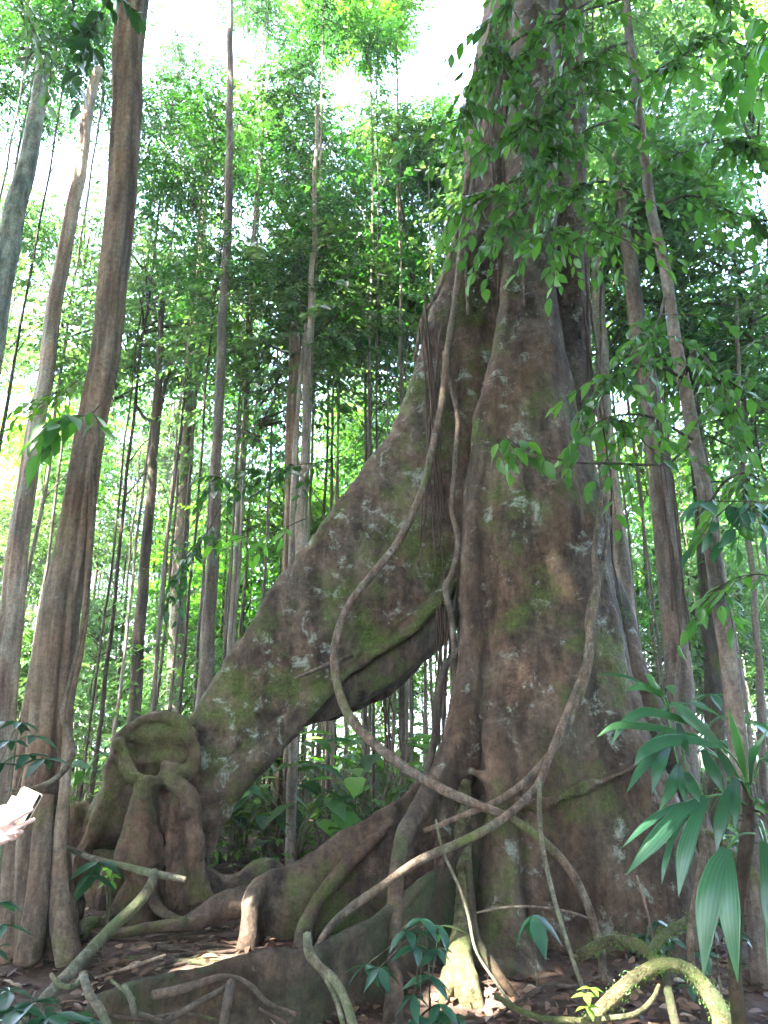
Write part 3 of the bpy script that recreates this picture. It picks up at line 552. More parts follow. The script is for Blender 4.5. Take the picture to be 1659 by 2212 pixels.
# the slender tree on the right whose leafy branches hang before the giant trunk
def right_tree():
    d = 5.1; rows = [(1330, -300, 16), (1352, 0, 18), (1372, 180, 20), (1396, 380, 21), (1424, 540, 22), (1452, 680, 25), (1478, 820, 27), (1500, 950, 29), (1526, 1100, 31), (1550, 1260, 33), (1574, 1420, 36), (1592, 1560, 38), (1612, 1760, 40)]
    root, loc = named_tree('slender leaning tree at right whose leafy branches hang across the giant trunk', rows, d, BK_GREY, [], None, 'understory_tree')
    rng = np.random.default_rng(8); mb = MB()
    # branches then sprays along them; (px,py,d) polylines
    br = [[(1352, 0, 5.1), (1270, 20, 4.9), (1180, 70, 4.7), (1120, 150, 4.6)], [(1362, 90, 5.1), (1300, 110, 4.8), (1220, 160, 4.6), (1150, 230, 4.5)],
          [(1385, 280, 5.1), (1320, 260, 4.8), (1230, 300, 4.6), (1130, 380, 4.5), (1020, 440, 4.5)], [(1410, 450, 5.1), (1330, 400, 4.9), (1240, 400, 4.7), (1150, 430, 4.6), (1070, 500, 4.5)],
          [(1424, 540, 5.1), (1330, 480, 4.8), (1230, 490, 4.6), (1170, 510, 4.6)], [(1372, 180, 5.1), (1460, 130, 4.9), (1560, 90, 4.7), (1650, 120, 4.6)], [(1396, 380, 5.1), (1480, 330, 4.9), (1570, 300, 4.8), (1660, 330, 4.7)],
          [(1410, 450, 5.1), (1500, 420, 5.0), (1580, 460, 4.8), (1650, 480, 4.7)], [(1352, 0, 5.1), (1430, -40, 5.0), (1520, -30, 4.8), (1600, 20, 4.7)], [(1340, -100, 5.1), (1240, -80, 4.8), (1140, -40, 4.6), (1060, 60, 4.6), (1030, 150, 4.6)], [(1345, -50, 5.1), (1230, 30, 4.8), (1110, 90, 4.6), (1020, 190, 4.6), (990, 280, 4.6)], [(1380, 230, 5.1), (1290, 190, 4.8), (1190, 240, 4.6), (1090, 300, 4.5)],
          [(1478, 820, 5.1), (1420, 790, 4.8), (1350, 800, 4.6), (1280, 850, 4.5)], [(1500, 950, 5.1), (1440, 1000, 4.9), (1330, 1000, 4.7), (1230, 1000, 4.6), (1120, 960, 4.6), (1085, 940, 4.6)],
          [(1500, 950, 5.1), (1400, 900, 4.8), (1320, 900, 4.6), (1270, 930, 4.5)], [(1478, 820, 5.1), (1500, 760, 4.8), (1540, 800, 4.6), (1580, 880, 4.5)], [(1526, 1100, 5.1), (1560, 1040, 4.8), (1610, 1020, 4.6), (1650, 1040, 4.5)], [(1440, 640, 5.1), (1420, 690, 4.8), (1400, 730, 4.7)]]
    dens = [22, 24, 28, 22, 13, 18, 20, 16, 18, 18, 22, 24, 10, 0, 10, 8, 7, 7]
    for b, k in zip(br, dens):
        p = np.array([P(*q) for q in smooth_path(b, 14)]); p = wobble(p, .03, 2, k)
        tube(mb, p, np.linspace(.014, .004, 14), 5, 1, False)
        for j in range(k):
            i = int(rng.uniform(3, 13)); dr = nrm(np.array([rng.normal(0, 1), rng.normal(-.1, .5), rng.uniform(-.9, .1)]) + (p[i] - p[i - 1]) * 4)
            sprays(mb, p[i], dr, rng.uniform(.3, .65), 10, .125, rng, True, .5, .5, 0, [.25 + .75 * rng.random()], .7, 1)
        if k: sprays(mb, p[-1], p[-1] - p[-2] + [0, 0, -.03], .35, 7, .15, rng, True, .4, .46, 0, [.6], .7, 1)
    p = np.array([P(*q) for q in br[13]])   # the isolated bright tuft before the trunk
    for a, b in ((1090, 945), (1100, 990), (1125, 950), (1150, 965), (1110, 965), (1075, 955)):
        sprays(mb, P(a, b, 4.6), [rng.normal(0, .6), -.3, -.5], .12, 4, .15, rng, True, .5, .5, 0, [.85], .7)
    adopt(mb.build('crown', [LF_NEAR, BK_DARK], root), root, loc)
right_tree()

# near leaves hanging into the top left corner and beside the left trunk
def branch_thing(label, polyl, n, leafL, mat, tone, spray_n=7, ratio=.45, droop=.4, seed=1, name='leafy_branch', sl=(.25, .5), stem=.008, cat='branch'):
    rng = np.random.default_rng(seed); p = np.array([P(*q) for q in smooth_path(polyl, 16)]); p = wobble(p, .02, 3, seed)
    root = empty(name, label, cat, tuple(p[0])); loc = p[0]
    mb = MB(); tube(mb, p, np.linspace(stem, stem * .35, 16), 6); adopt(mb.build('stem', BK_DARK, root), root, loc)
    mb = MB()
    for j in range(n):
        i = int(3 + 12 * (j + .5) / n); side = 1 if j % 2 else -1; tg = nrm(p[i] - p[i - 1])
        dr = nrm(tg * .6 + np.cross(tg, [0, 0, 1]) * side * rng.uniform(.4, 1) + rng.normal(0, .25, 3) + [0, 0, -.15])
        sprays(mb, p[i], dr, rng.uniform(*sl), spray_n, leafL, rng, True, droop, ratio, 0, [tone + rng.normal(0, .12)], .8, 1)
    adopt(mb.build('foliage', [mat, BK_DARK], root), root, loc)
    return root
branch_thing('dark broad leaves hanging in the top left corner', [(330, -160, 4.6), (260, -40, 4.5), (210, 40, 4.4), (180, 110, 4.4)], 9, .17, LF_DARK, .3, 6, .55, .5, 3)
branch_thing('bright green leafy twig beside the top left corner', [(60, -200, 5.2), (40, -40, 5.1), (70, 60, 5.0), (120, 140, 5.0)], 9, .13, LF_MID, .7, 7, .45, .4, 4)
branch_thing('large drooping lobed leaves in front of the pale snapped trunk', [(215, 880, 5.2), (190, 895, 5.0), (150, 905, 4.9), (110, 915, 4.8)], 6, .24, LF_NEAR, .45, 4, .38, .55, 6, sl=(.15, .3))
branch_thing('pale green compound leaves left of the fluted trunk', [(205, 790, 6.2), (170, 820, 6.0), (130, 850, 6.0), (90, 880, 6.0)], 8, .12, LF_LIGHT, .5, 8, .4, .35, 7)
branch_thing('long dark leafy branch crossing the slender grey trunk', [(740, 985, 8.3), (680, 1000, 8.0), (600, 1010, 7.8), (520, 1022, 7.7), (430, 1045, 7.6)], 16, .15, LF_DARK, .45, 7, .45, .4, 9)
branch_thing('yellow-green backlit leaves on a twig left of the buttress', [(660, 1120, 8.0), (610, 1140, 7.8), (560, 1160, 7.7), (500, 1150, 7.7)], 6, .2, LF_LIGHT, .8, 4, .4, .35, 10)
branch_thing('dark leafy twig low before the dark forked trunk', [(480, 1090, 8.0), (440, 1160, 7.9), (400, 1200, 7.8), (370, 1260, 7.8)], 11, .16, LF_DARK, .4, 6, .45, .4, 11)
branch_thing('leafy twig in the top right corner with broad pale leaves', [(1760, -60, 4.0), (1680, 40, 4.0), (1620, 110, 4.0), (1560, 150, 4.0)], 9, .19, LF_LIGHT, .3, 6, .5, .4, 12)
branch_thing('bluish broad leaves reaching in at the right edge', [(1760, 1090, 4.4), (1680, 1090, 4.3), (1610, 1085, 4.3), (1545, 1080, 4.3)], 7, .17, LF_BLUE, .4, 5, .42, .45, 13)
branch_thing('sparse leafy twig at right below the bluish leaves', [(1700, 1260, 5.0), (1640, 1240, 4.9), (1580, 1250, 4.9), (1540, 1300, 4.9)], 6, .16, LF_NEAR, .6, 5, .42, .4, 14)

# ------------------------------------------------------------------ forest behind
def zone(px):
    return 'left of the great buttress' if px < 480 else 'behind the great buttress' if px < 1000 else 'behind the giant trunk' if px < 1300 else 'right of the giant trunk'
BARKS = ['grey', 'dark', 'pale']; LEAFS = ['mid-green', 'dark', 'mid-green', 'pale', 'mid-green', 'dark', 'mid-green', 'pale', 'mid-green', 'dark']
def sunlit_gap(c):
    """does this crown shade the sunny opening behind the great buttress?"""
    g = c - SUN * (c[2] / SUN[2]); return -7 < g[0] < 4 and 10.5 < g[1] < 22
def forest_tree(rg, px, d, c, sc, k, second=None):
    x, y = c[0] + rg.uniform(-.3, .3), d; gz = ground_z(x, y); b = rg.choice([0, 0, 1, 2, 2])
    how = 'slim' if d < 13 else 'distant' if d < 20 else 'far'
    root = empty('forest_tree', f'{how} {BARKS[b]}-stemmed tree with {LEAFS[k]} leaves {zone(px)}', 'tree', (x, y, gz), f'{how} forest trees {zone(px)}')
    t = link('trunk', TRUNKS[rg.randrange(6)][b], root); h = c[2] - gz + 1.4 * sc; s = rg.uniform(.24, .58) if d < 20 else rg.uniform(.35, .7); t.scale = (s, s, h / 10); t.rotation_euler = (0, 0, rg.uniform(0, 6.28))
    add_crown(root, np.array([x, y, gz]), c, k, sc, rng=rg)
    if second is not None and second[2] > gz + .8 and not sunlit_gap(second) and not in_gap(*PX(second), 1.7 * sc * FPX / d * .5): add_crown(root, np.array([x, y, gz]), second, k, sc * .7, rng=rg)
def forest():
    rg = random.Random(77)
    # crowns over upper left and centre, mostly dark-leaved to imitate silhouettes against sky
    for px, py, d, sc, k in ((470, 270, 9.5, .5, 1), (600, 250, 10.5, .55, 9), (420, 380, 10, .5, 5), (640, 400, 11, .7, 1), (795, 95, 9.5, .38, 1), (700, -10, 9, .45, 5), (850, -40, 10, .55, 9), (610, 90, 11, .38, 9), (720, 60, 13, .5, 5), (650, 175, 12, .35, 1), (880, 90, 13, .3, 9), (560, -20, 10, .4, 9),
                             (60, 60, 9, .6, 1), (0, 200, 9.5, .5, 5), (160, 20, 9, .5, 9), (215, 215, 11, .45, 1), (370, 210, 11, .5, 5), (390, 130, 12, .4, 9), (120, 250, 12, .45, 9), (720, 470, 12, .6, 5), (180, 560, 13, .8, 0), (40, 480, 12, .6, 4), (930, 300, 10, .4, 1), (960, 420, 11, .5, 9), (870, 360, 12, .5, 6), (540, 30, 12, .4, 5), (20, 640, 13, .8, 2), (330, 420, 11, .5, 9), (740, 640, 13, .8, 0), (450, 560, 12, .6, 2)):
        forest_tree(rg, px, d, P(px, py, d), sc, k)
    for px, py, d, sc in ((430, 310, 11, .75), (600, 300, 12, .85), (560, 430, 13, .95), (830, 430, 12, .8), (700, 580, 13, .9), (850, 300, 10, .5), (345, 160, 12, .6), (180, 70, 10, .7), (40, 190, 12, .8),
                          (60, 40, 10, .8), (200, 440, 12, .75), (330, 490, 12, .8), (985, 330, 11, .5), (960, 260, 12, .45), (930, 360, 11, .55), (780, 330, 12, .6), (810, 45, 10, .5), (100, 330, 13, .5), (1280, 120, 10, .9), (1400, 60, 11, 1.0), (1500, 330, 12, .9), (1620, 250, 10, .9), (1600, 60, 12, 1.0), (1420, 420, 13, .9), (1560, 720, 12, .8), (1300, 300, 12, .8), (480, 660, 12, .8), (860, 620, 14, .9), (250, 620, 13, .9), (60, 560, 14, .9), (620, 720, 15, 1.0), (130, 720, 11, .7)):
        c = P(px, py, d); k = rg.randrange(10)
        if sunlit_gap(c) and d > 11.5: continue
        forest_tree(rg, px, d, c, sc, k)
    for i in range(85):     # low leafy trees in the distance, brighter leaf colours imitating sunlit foliage
        px = rg.uniform(-80, 1720); py = rg.uniform(820, 1540); d = rg.uniform(13, 27); c = P(px, py, d)
        if c[2] < .8: continue
        forest_tree(rg, px, d, c, rg.uniform(.45, .85), rg.choice([0, 2, 3, 4, 6, 7, 8]))
    n = 0; tries = 0
    while n < 105 and tries < 8000:
        tries += 1
        d = 9.5 + 20 * rg.random() ** 1.1
        px = rg.uniform(-160, 1820); py = rg.choice([rg.uniform(-60, 700), rg.uniform(-60, 700), rg.uniform(600, 1150), rg.uniform(900, 1560), rg.uniform(1000, 1600)])
        c = P(px, py, d)
        if py > 800 and d < 13.5: d = rg.uniform(14, 30); c = P(px, py, d)
        if not (0.8 < c[2] < 24): continue
        sc = rg.uniform(.65, 1.25) * (1.15 if d > 20 else .9); rp = 1.7 * sc * FPX / d
        if in_gap(px, py, rp * .62): continue
        if 600 < px < 1000 and 1480 < py and d < 16: continue
        if c[2] > 5.5 and sunlit_gap(c) and rg.random() < .8: continue
        k = rg.choice([0, 2, 3, 4, 6, 7, 8] if py > 700 else range(10))  # low crowns get only brighter leaf variants, sunlight put into their colour
        forest_tree(rg, px, d, c, sc, k, c + np.array([rg.uniform(-1.2, 1.2), rg.uniform(-1, 1), rg.uniform(-2.5, -1)]) * sc if rg.random() < .5 else None)
        n += 1
    # slender stems crowding the bright distance, with tufts of leaves
    mbs = []
    for k in range(5):
        rng = np.random.default_rng(300 + k); mb = MB(); o = rng.uniform(-.5, .5, (44, 3)) * [1.5, 1.5, 4.4] + [0, 0, 3.0]
        o = o[(o[:, 2] > .7)]
        sprays(mb, o, rng.normal(0, 1, (len(o), 3)) * [1, 1, .25], .5, 8, .15, rng, False, .3, .42, 0, rng.random(len(o)))
        mbs.append(mb.mesh('foliage', [LF_MID if k % 2 else LF_SUN]))
    for k in range(75):
        d = 11 + 22 * rg.random(); px = rg.uniform(-120, 1800); x = P(px, 1500, d)[0]; gz = ground_z(x, d)
        if 560 < px < 1010 and d < 14: continue
        b = rg.choice([0, 1, 2]); how = 'spindly' if d < 18 else 'distant spindly'
        root = empty('sapling', f'{how} {BARKS[b]} sapling with sparse leaves {zone(px)}', 'sapling', (x, d, gz), f'{how} saplings {zone(px)}')
        t = link('stem', TRUNKS[rg.randrange(6)][b], root); s = rg.uniform(.28, .6); t.scale = (s, s, rg.uniform(.6, 1.2)); t.rotation_euler = (0, 0, rg.uniform(0, 6.28))
        f = link('foliage', mbs[rg.randrange(5)], root); f.rotation_euler = (0, 0, rg.uniform(0, 6.28)); f.scale = (1, 1, rg.uniform(.7, 1.2))
    # the far wood: one mass of leaves
    rng = np.random.default_rng(12); mb = MB(); N_ = 7500
    x = rng.uniform(-42, 42, N_); y = rng.uniform(34, 52, N_); z = -3 + 20 * rng.random(N_) ** 1.3
    keep = np.ones(N_, bool)
    for i in range(N_):
        a, b = PX((x[i], y[i], z[i])); g = noise.noise(Vector((x[i] * .22, y[i] * .3, z[i] * .25)))
        if in_gap(a, b, 24) or g < -.12: keep[i] = False
    o = np.stack([x, y, z], 1)[keep]
    sprays(mb, o, rng.normal(0, 1, (len(o), 3)) * [1, 1, .3], .9, 7, .30, rng, False, .3, .45, 0, rng.random(len(o)))
    tag(mb.build('far_wood', [LF_MID]), 'far forest foliage closing the view in a bright leafy mass', 'woodland', None, 'stuff')
forest()

# ------------------------------------------------------------------ understory plants, ground cover, litter
def understory():
    protos = []
    for k in range(5):
        rng = np.random.default_rng(60 + k); st = MB(); fo = MB(); n = rng.integers(6, 10)
        for j in range(n):
            a = j * 2.4 + rng.normal(0, .3); h = rng.uniform(.35, 1.1); out = rng.uniform(.15, .5)
            tip = np.array([math.cos(a) * out, math.sin(a) * out, h])
            tube(st, smooth_path([[0, 0, 0], tip * [.3, .3, .6], tip], 6), np.linspace(.009, .005, 6), 5, 0, False)
            leaves(fo, tip, [math.cos(a), math.sin(a), rng.uniform(-.5, .25)], [rng.normal(0, .15), rng.normal(0, .15), 1], rng.uniform(.3, .5), rng.uniform(.13, .22), True, 0, rng.random())
        protos.append((st.mesh('stem', [BK_STICK]), [fo.mesh('foliage', [m_]) for m_ in (LF_BLUE, LF_MID, LF_SUN)]))
    rg = random.Random(5); n = 0
    for k in range(185):
        d = 8.4 + 14 * rg.random() ** 1.3; px = rg.uniform(60, 1700) if k < 130 else rg.uniform(420, 1000); x = P(px, 1600, d)[0]
        if 1000 < px < 1400: continue
        li = rg.choice([0, 1, 2] if d < 10 else [1, 2, 2]); how = 'low' if d < 13 else 'distant low'  # farther plants swap bluish leaves for paler ones that imitate sunlight
        root = empty('broadleaf_plant', f"{how} {['bluish', 'mid-green', 'light-green'][li]} broad-leaved plant on the forest floor {zone(px)}", 'plant', (x, d, ground_z(x, d)), f'{how} broad-leaved plants {zone(px)}')
        p = protos[rg.randrange(5)]; s = rg.uniform(.7, 1.5)
        for me, nm in ((p[0], 'stem'), (p[1][li], 'foliage')):
            o = link(nm, me, root); o.scale = (s, s, s)
            o.rotation_euler = (0, 0, k * 1.3)
    rng = np.random.default_rng(9); mb = MB(); N_ = 5200
    y = 8.2 + 24 * rng.random(N_) ** 1.2; x = rng.uniform(-.75, .75, N_) * y; z = np.array([ground_z(a, b) for a, b in zip(x, y)])
    o = np.stack([x, y, z + rng.uniform(.03, .75, N_) * rng.random(N_)], 1)
    sprays(mb, o, rng.normal(0, 1, (N_, 3)) * [1, 1, .4] + [0, 0, .3], .22, 5, .11, rng, False, .3, .45, 0, rng.random(N_))
    tag(mb.build('ground_cover', [LF_SUN]), 'low green seedlings carpeting the forest floor behind the roots', 'ground cover', None, 'stuff')
    mb = MB(); N_ = 14000
    y = 3.2 + 12 * rng.random(N_) ** 2.2; x = rng.uniform(-.75, .75, N_) * (y + 1); z = np.array([ground_z(a, b) for a, b in zip(x, y)]) + rng.uniform(.004, .03, N_)
    leaves(mb, np.stack([x, y, z], 1), rng.normal(0, 1, (N_, 3)) * [1, 1, .15], rng.normal(0, .35, (N_, 3)) + [0, 0, 1], rng.uniform(.05, .14, N_), rng.uniform(.025, .06, N_), True, 0, rng.random(N_) ** 1.5)
    tag(mb.build('leaf_litter', [LITTER]), 'dry brown fallen leaves scattered over the bare soil', 'leaf litter', None, 'stuff')
    mb = MB(); N_ = 420
    for i in range(N_):
        yy = 3.2 + 8 * rng.random() ** 1.8; xx = rng.uniform(-.7, .7) * (yy + 1); a = rng.uniform(0, 6.28); Lr = rng.uniform(.06, .35); q = np.array([xx, yy, ground_z(xx, yy) + .012]); e = np.array([math.cos(a) * Lr, math.sin(a) * Lr, rng.uniform(0, .04)])
        tube(mb, wobble(np.array([q - e / 2, q, q + e / 2]), .015, 9, i), [.003, .004, .002], 4)
    tag(mb.build('twig_litter', [BK_VINE]), 'thin dry twigs scattered among the fallen leaves', 'twig litter', None, 'stuff')
understory()

# ------------------------------------------------------------------ lianas and hanging roots
def liana(label, rows, bk=BK_VINE, n=70, name='liana', wob=.02, seed=0, sides=9, more=None, group=None, cat='vine'):
    mb = MB(); pxtube(mb, rows, n, sides, wob=wob, seed=seed)
    for r in more or []: pxtube(mb, r, 40, sides, wob=wob, seed=seed + 1)
    p0 = mb.v[0][0].copy(); mb.v = [v - p0 for v in mb.v]
    o = mb.build(name, bk); o.location = p0; tag(o, label, cat, group); return o
liana('long pale liana curving down in front of the sloping buttress', [(1062, 30, 6.9, 9), (1040, 200, 6.8, 10), (1016, 340, 6.75, 11), (1000, 480, 6.7, 13), (988, 620, 6.65, 15), (968, 760, 6.6, 16), (948, 900, 6.5, 16), (915, 1050, 6.4, 17), (868, 1160, 6.35, 17), (800, 1245, 6.3, 17), (752, 1310, 6.25, 17), (728, 1380, 6.2, 18), (726, 1450, 6.15, 19), (748, 1530, 6.05, 20), (800, 1600, 5.9, 21), (870, 1655, 5.7, 22), (950, 1705, 5.45, 22), (1030, 1740, 5.3, 20), (1100, 1768, 5.25, 18), (1170, 1815, 5.2, 18), (1225, 1875, 5.15, 18), (1262, 1945, 5.1, 18), (1290, 2040, 5.0, 18), (1300, 2120, 4.9, 18)], n=140)
liana('second liana hanging in the cleft between buttress and trunk', [(960, 760, 6.75, 7), (970, 820, 6.65, 10), (990, 900, 6.6, 11), (985, 1000, 6.55, 12), (978, 1100, 6.5, 12), (990, 1170, 6.4, 13), (975, 1240, 6.35, 13), (962, 1270, 6.35, 15), (975, 1340, 6.35, 14), (985, 1420, 6.3, 14), (978, 1500, 6.25, 13), (960, 1600, 6.2, 12)], n=70, seed=2)
liana('dark twisted liana running down behind the trunk edge to the low root', [(1000, 1400, 6.3, 14), (965, 1440, 6.25, 16), (945, 1500, 6.2, 18), (940, 1580, 6.15, 18), (925, 1640, 6.05, 18), (915, 1690, 5.95, 16)], BK_DARK, 40, seed=3)
liana('thick liana sweeping from the right side of the trunk down to the left roots', [(1300, 1060, 6.0, 8), (1285, 1180, 5.9, 12), (1290, 1260, 5.8, 16), (1278, 1340, 5.7, 16), (1262, 1440, 5.6, 17), (1235, 1520, 5.5, 18), (1205, 1590, 5.4, 17), (1180, 1650, 5.3, 16), (1160, 1700, 5.25, 18), (1110, 1752, 5.15, 17), (1050, 1795, 5.05, 19), (980, 1830, 4.95, 18), (900, 1862, 4.85, 19), (830, 1905, 4.8, 17), (760, 1955, 4.75, 19), (715, 2000, 4.72, 17), (690, 2040, 4.68, 16), (675, 2090, 4.6, 14)], n=110, seed=4)
liana('thinner liana forking off the thick one and crossing the trunk base', [(1310, 1120, 6.0, 7), (1300, 1220, 5.88, 11), (1270, 1330, 5.75, 14), (1275, 1420, 5.6, 14), (1240, 1530, 5.5, 15), (1200, 1615, 5.42, 15), (1140, 1685, 5.35, 15), (1080, 1728, 5.3, 14), (1010, 1760, 5.3, 13), (950, 1785, 5.35, 12), (915, 1795, 5.4, 11)], n=90, seed=5)
liana('thin straight vine dropping from the thick liana to the sunlit leaves', [(1168, 1690, 5.2, 9), (1166, 1760, 5.1, 10), (1172, 1830, 5.0, 10), (1188, 1920, 4.85, 10), (1206, 1990, 4.7, 10), (1232, 2070, 4.55, 10), (1262, 2150, 4.4, 10), (1275, 2190, 4.3, 9)], BK_STICK, 60, seed=6)
liana('twig-like arching vine across the lower trunk face', [(1030, 1972, 5.0, 4), (1080, 1962, 4.95, 5), (1150, 1960, 4.9, 5), (1220, 1968, 4.9, 5), (1280, 1984, 4.9, 5)], BK_VINE, 30, seed=7)
liana('snaking root-like vine looping over the mossy low buttress', [(662, 2020, 4.3, 18), (668, 2060, 4.25, 22), (690, 2090, 4.2, 20), (725, 2120, 4.15, 20), (748, 2160, 4.1, 20), (765, 2215, 4.0, 22), (775, 2260, 3.95, 22)], BK_STICK, 50, seed=8, more=[[(690, 2090, 4.22, 14), (720, 2150, 4.15, 13), (740, 2230, 4.05, 12)]])
liana('slack vine hanging beside the fluted trunk', [(206, 960, 5.5, 7), (204, 1060, 5.5, 8), (196, 1200, 5.5, 8), (178, 1330, 5.5, 8), (150, 1460, 5.45, 9), (135, 1540, 5.4, 11), (150, 1580, 5.35, 13), (160, 1620, 5.3, 13), (145, 1660, 5.3, 13), (110, 1690, 5.3, 12), (60, 1705, 5.3, 10), (10, 1708, 5.3, 9)], BK_VINE, 80, seed=9)
liana('thin twig hanging diagonally before the mossy standing root', [(940, 1770, 5.1, 5), (955, 1840, 5.0, 6), (990, 1920, 4.9, 7), (1010, 1980, 4.85, 7), (1030, 2060, 4.75, 6), (1075, 2130, 4.6, 6), (1120, 2190, 4.5, 6)], BK_STICK, 50, seed=10)
liana('looping vines at the right side of the upper trunk', [(1262, 520, 6.6, 5), (1272, 640, 6.5, 6), (1290, 760, 6.4, 8), (1282, 880, 6.3, 8), (1294, 1000, 6.2, 8), (1310, 1130, 6.1, 8)], BK_VINE, 60, seed=11, more=[[(1300, 600, 6.6, 5), (1296, 800, 6.5, 6), (1312, 960, 6.4, 6), (1306, 1100, 6.2, 6)]])
liana('drooping brown stem behind the palm leaves', [(1470, 1690, 4.6, 14), (1500, 1760, 4.5, 16), (1520, 1830, 4.45, 16), (1505, 1920, 4.4, 16), (1492, 2030, 4.35, 16), (1500, 2110, 4.3, 14)], BK_VINE, 50, seed=12)
for k, (rows, lab) in enumerate((([(1085, 60, 6.75, 6), (1072, 220, 6.7, 7), (1030, 330, 6.7, 8), (1012, 450, 6.7, 8), (1006, 560, 6.75, 7), (1012, 680, 6.8, 7)], 'wavy vine crossing the dark upper left of the giant trunk'),
        ([(1030, 120, 6.85, 6), (1022, 260, 6.85, 7), (1010, 400, 6.85, 7), (985, 520, 6.9, 8), (950, 620, 6.9, 9), (915, 690, 6.95, 9), (895, 780, 6.95, 8)], 'vine following the left outline of the upper giant trunk'),
        ([(1125, 520, 6.4, 4), (1130, 600, 6.35, 4), (1134, 660, 6.3, 4)], 'short pale dangling root tip on the front of the upper trunk'))):
    liana(lab, rows, BK_VINE, 60, wob=.02, seed=60 + k)
rg = random.Random(21)
for (xa, ya, xb, yb, d, n) in ((928, 680, 932, 1250, 6.85, 8), (1068, 180, 1072, 640, 6.55, 7), (962, 1270, 968, 1640, 7.0, 9), (1255, 520, 1280, 1000, 6.6, 6), (1300, 1050, 1320, 1420, 6.4, 5), (830, 1480, 850, 1700, 8.2, 5), (1430, 900, 1470, 1400, 8.0, 4)):
    for k in range(n):
        x0 = xa + rg.uniform(-26, 26); x1 = xb + rg.uniform(-30, 30); a = ya + rg.uniform(-60, 60); b = yb + rg.uniform(-140, 60)
        rows = [(x0 + (x1 - x0) * t + rg.uniform(-4, 4), a + (b - a) * t, d + rg.uniform(-.03, .03), rg.uniform(2.6, 5)) for t in (0, .25, .5, .75, 1)]
        liana('thin dark aerial root hanging straight down beside the giant trunk', rows, BK_STRING, 24, 'aerial_root', .01, k, 5, None, 'aerial roots hanging around the giant trunk', 'aerial root')

# ------------------------------------------------------------------ fallen sticks and foreground roots
liana('long grey-green fallen branch lying from the fluted trunk to the burl', [(330, 1885, 5.55, 18), (322, 1915, 5.4, 22), (295, 1955, 5.2, 24), (250, 2000, 5.0, 25), (200, 2050, 4.8, 26), (150, 2100, 4.6, 27), (100, 2150, 4.4, 28), (60, 2200, 4.25, 28), (30, 2260, 4.1, 28)], BK_STICK, 60, 'fallen_branch', .02, 30, 10, [[(140, 1830, 5.75, 10), (200, 1855, 5.7, 12), (270, 1870, 5.62, 14), (330, 1886, 5.58, 16), (400, 1903, 5.5, 12)]], None, 'fallen branch')
liana('forked mossy stick lying in the bottom left foreground', [(180, 2108, 4.35, 18), (192, 2150, 4.2, 18), (215, 2185, 4.1, 18), (235, 2230, 4.0, 18)], BK_STICK, 30, 'stick', .01, 31, 9, [[(180, 2108, 4.35, 14), (160, 2130, 4.3, 12), (130, 2128, 4.3, 11), (110, 2105, 4.35, 9)]], None, 'stick')
liana('straight pale dry stick lying on the clearing floor', [(205, 2112, 4.75, 5), (280, 2090, 4.85, 8), (357, 2064, 4.98, 6)], BK_DEAD, 20, 'stick', .005, 32, 6, None, None, 'stick')
liana('short upright broken stick in the left foreground', [(268, 2128, 4.25, 12), (285, 2165, 4.2, 13), (297, 2230, 4.1, 14)], BK_STICK, 20, 'stick', .005, 33, 7, [[(240, 2118, 4.3, 7), (268, 2140, 4.25, 8), (290, 2160, 4.2, 9)]], None, 'stick')
liana('tangled grey roots curling over the bottom centre foreground', [(330, 2150, 4.2, 18), (380, 2140, 4.15, 20), (440, 2120, 4.2, 15), (490, 2108, 4.2, 12), (540, 2125, 4.15, 11), (580, 2165, 4.1, 10), (640, 2190, 4.05, 9)], BK_ROOT, 50, 'surface_root', .015, 34, 8, [[(350, 2212, 3.95, 14), (420, 2170, 4.05, 13), (490, 2130, 4.12, 12), (500, 2115, 4.16, 10)], [(480, 2230, 3.95, 22), (492, 2160, 4.05, 22), (500, 2118, 4.12, 18)], [(560, 2180, 4.05, 6), (620, 2215, 3.95, 7)], [(300, 2190, 4.05, 10), (360, 2212, 4.0, 12), (420, 2240, 3.9, 14)]], None, 'root')
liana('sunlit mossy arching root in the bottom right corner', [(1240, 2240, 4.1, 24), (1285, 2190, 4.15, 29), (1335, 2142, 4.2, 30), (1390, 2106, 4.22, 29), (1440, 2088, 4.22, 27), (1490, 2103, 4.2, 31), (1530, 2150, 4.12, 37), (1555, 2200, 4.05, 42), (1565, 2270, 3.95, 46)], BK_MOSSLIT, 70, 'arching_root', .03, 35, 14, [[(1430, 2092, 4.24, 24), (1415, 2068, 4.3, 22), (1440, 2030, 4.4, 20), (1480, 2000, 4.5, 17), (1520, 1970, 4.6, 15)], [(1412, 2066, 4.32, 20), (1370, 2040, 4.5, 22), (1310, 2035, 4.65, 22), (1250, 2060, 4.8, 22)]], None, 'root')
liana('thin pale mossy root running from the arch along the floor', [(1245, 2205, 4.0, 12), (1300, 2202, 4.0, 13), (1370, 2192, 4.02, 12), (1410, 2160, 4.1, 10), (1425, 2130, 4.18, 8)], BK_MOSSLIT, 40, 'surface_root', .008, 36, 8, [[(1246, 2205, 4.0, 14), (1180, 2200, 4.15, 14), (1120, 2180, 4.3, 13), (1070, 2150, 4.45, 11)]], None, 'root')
liana('dark mossy roots curving down under the palm leaves', [(1440, 2110, 4.3, 20), (1445, 2150, 4.2, 20), (1462, 2230, 4.1, 20)], BK_MOSSY, 30, 'surface_root', .01, 37, 8, None, None, 'root')
liana('bright mossy sloping root behind the knobbly stem at right', [(1520, 1790, 5.0, 10), (1560, 1820, 4.9, 16), (1600, 1860, 4.7, 20), (1640, 1900, 4.6, 20), (1700, 1990, 4.5, 22)], BK_MOSSLIT, 30, 'surface_root', .01, 40, 8, None, None, 'root')
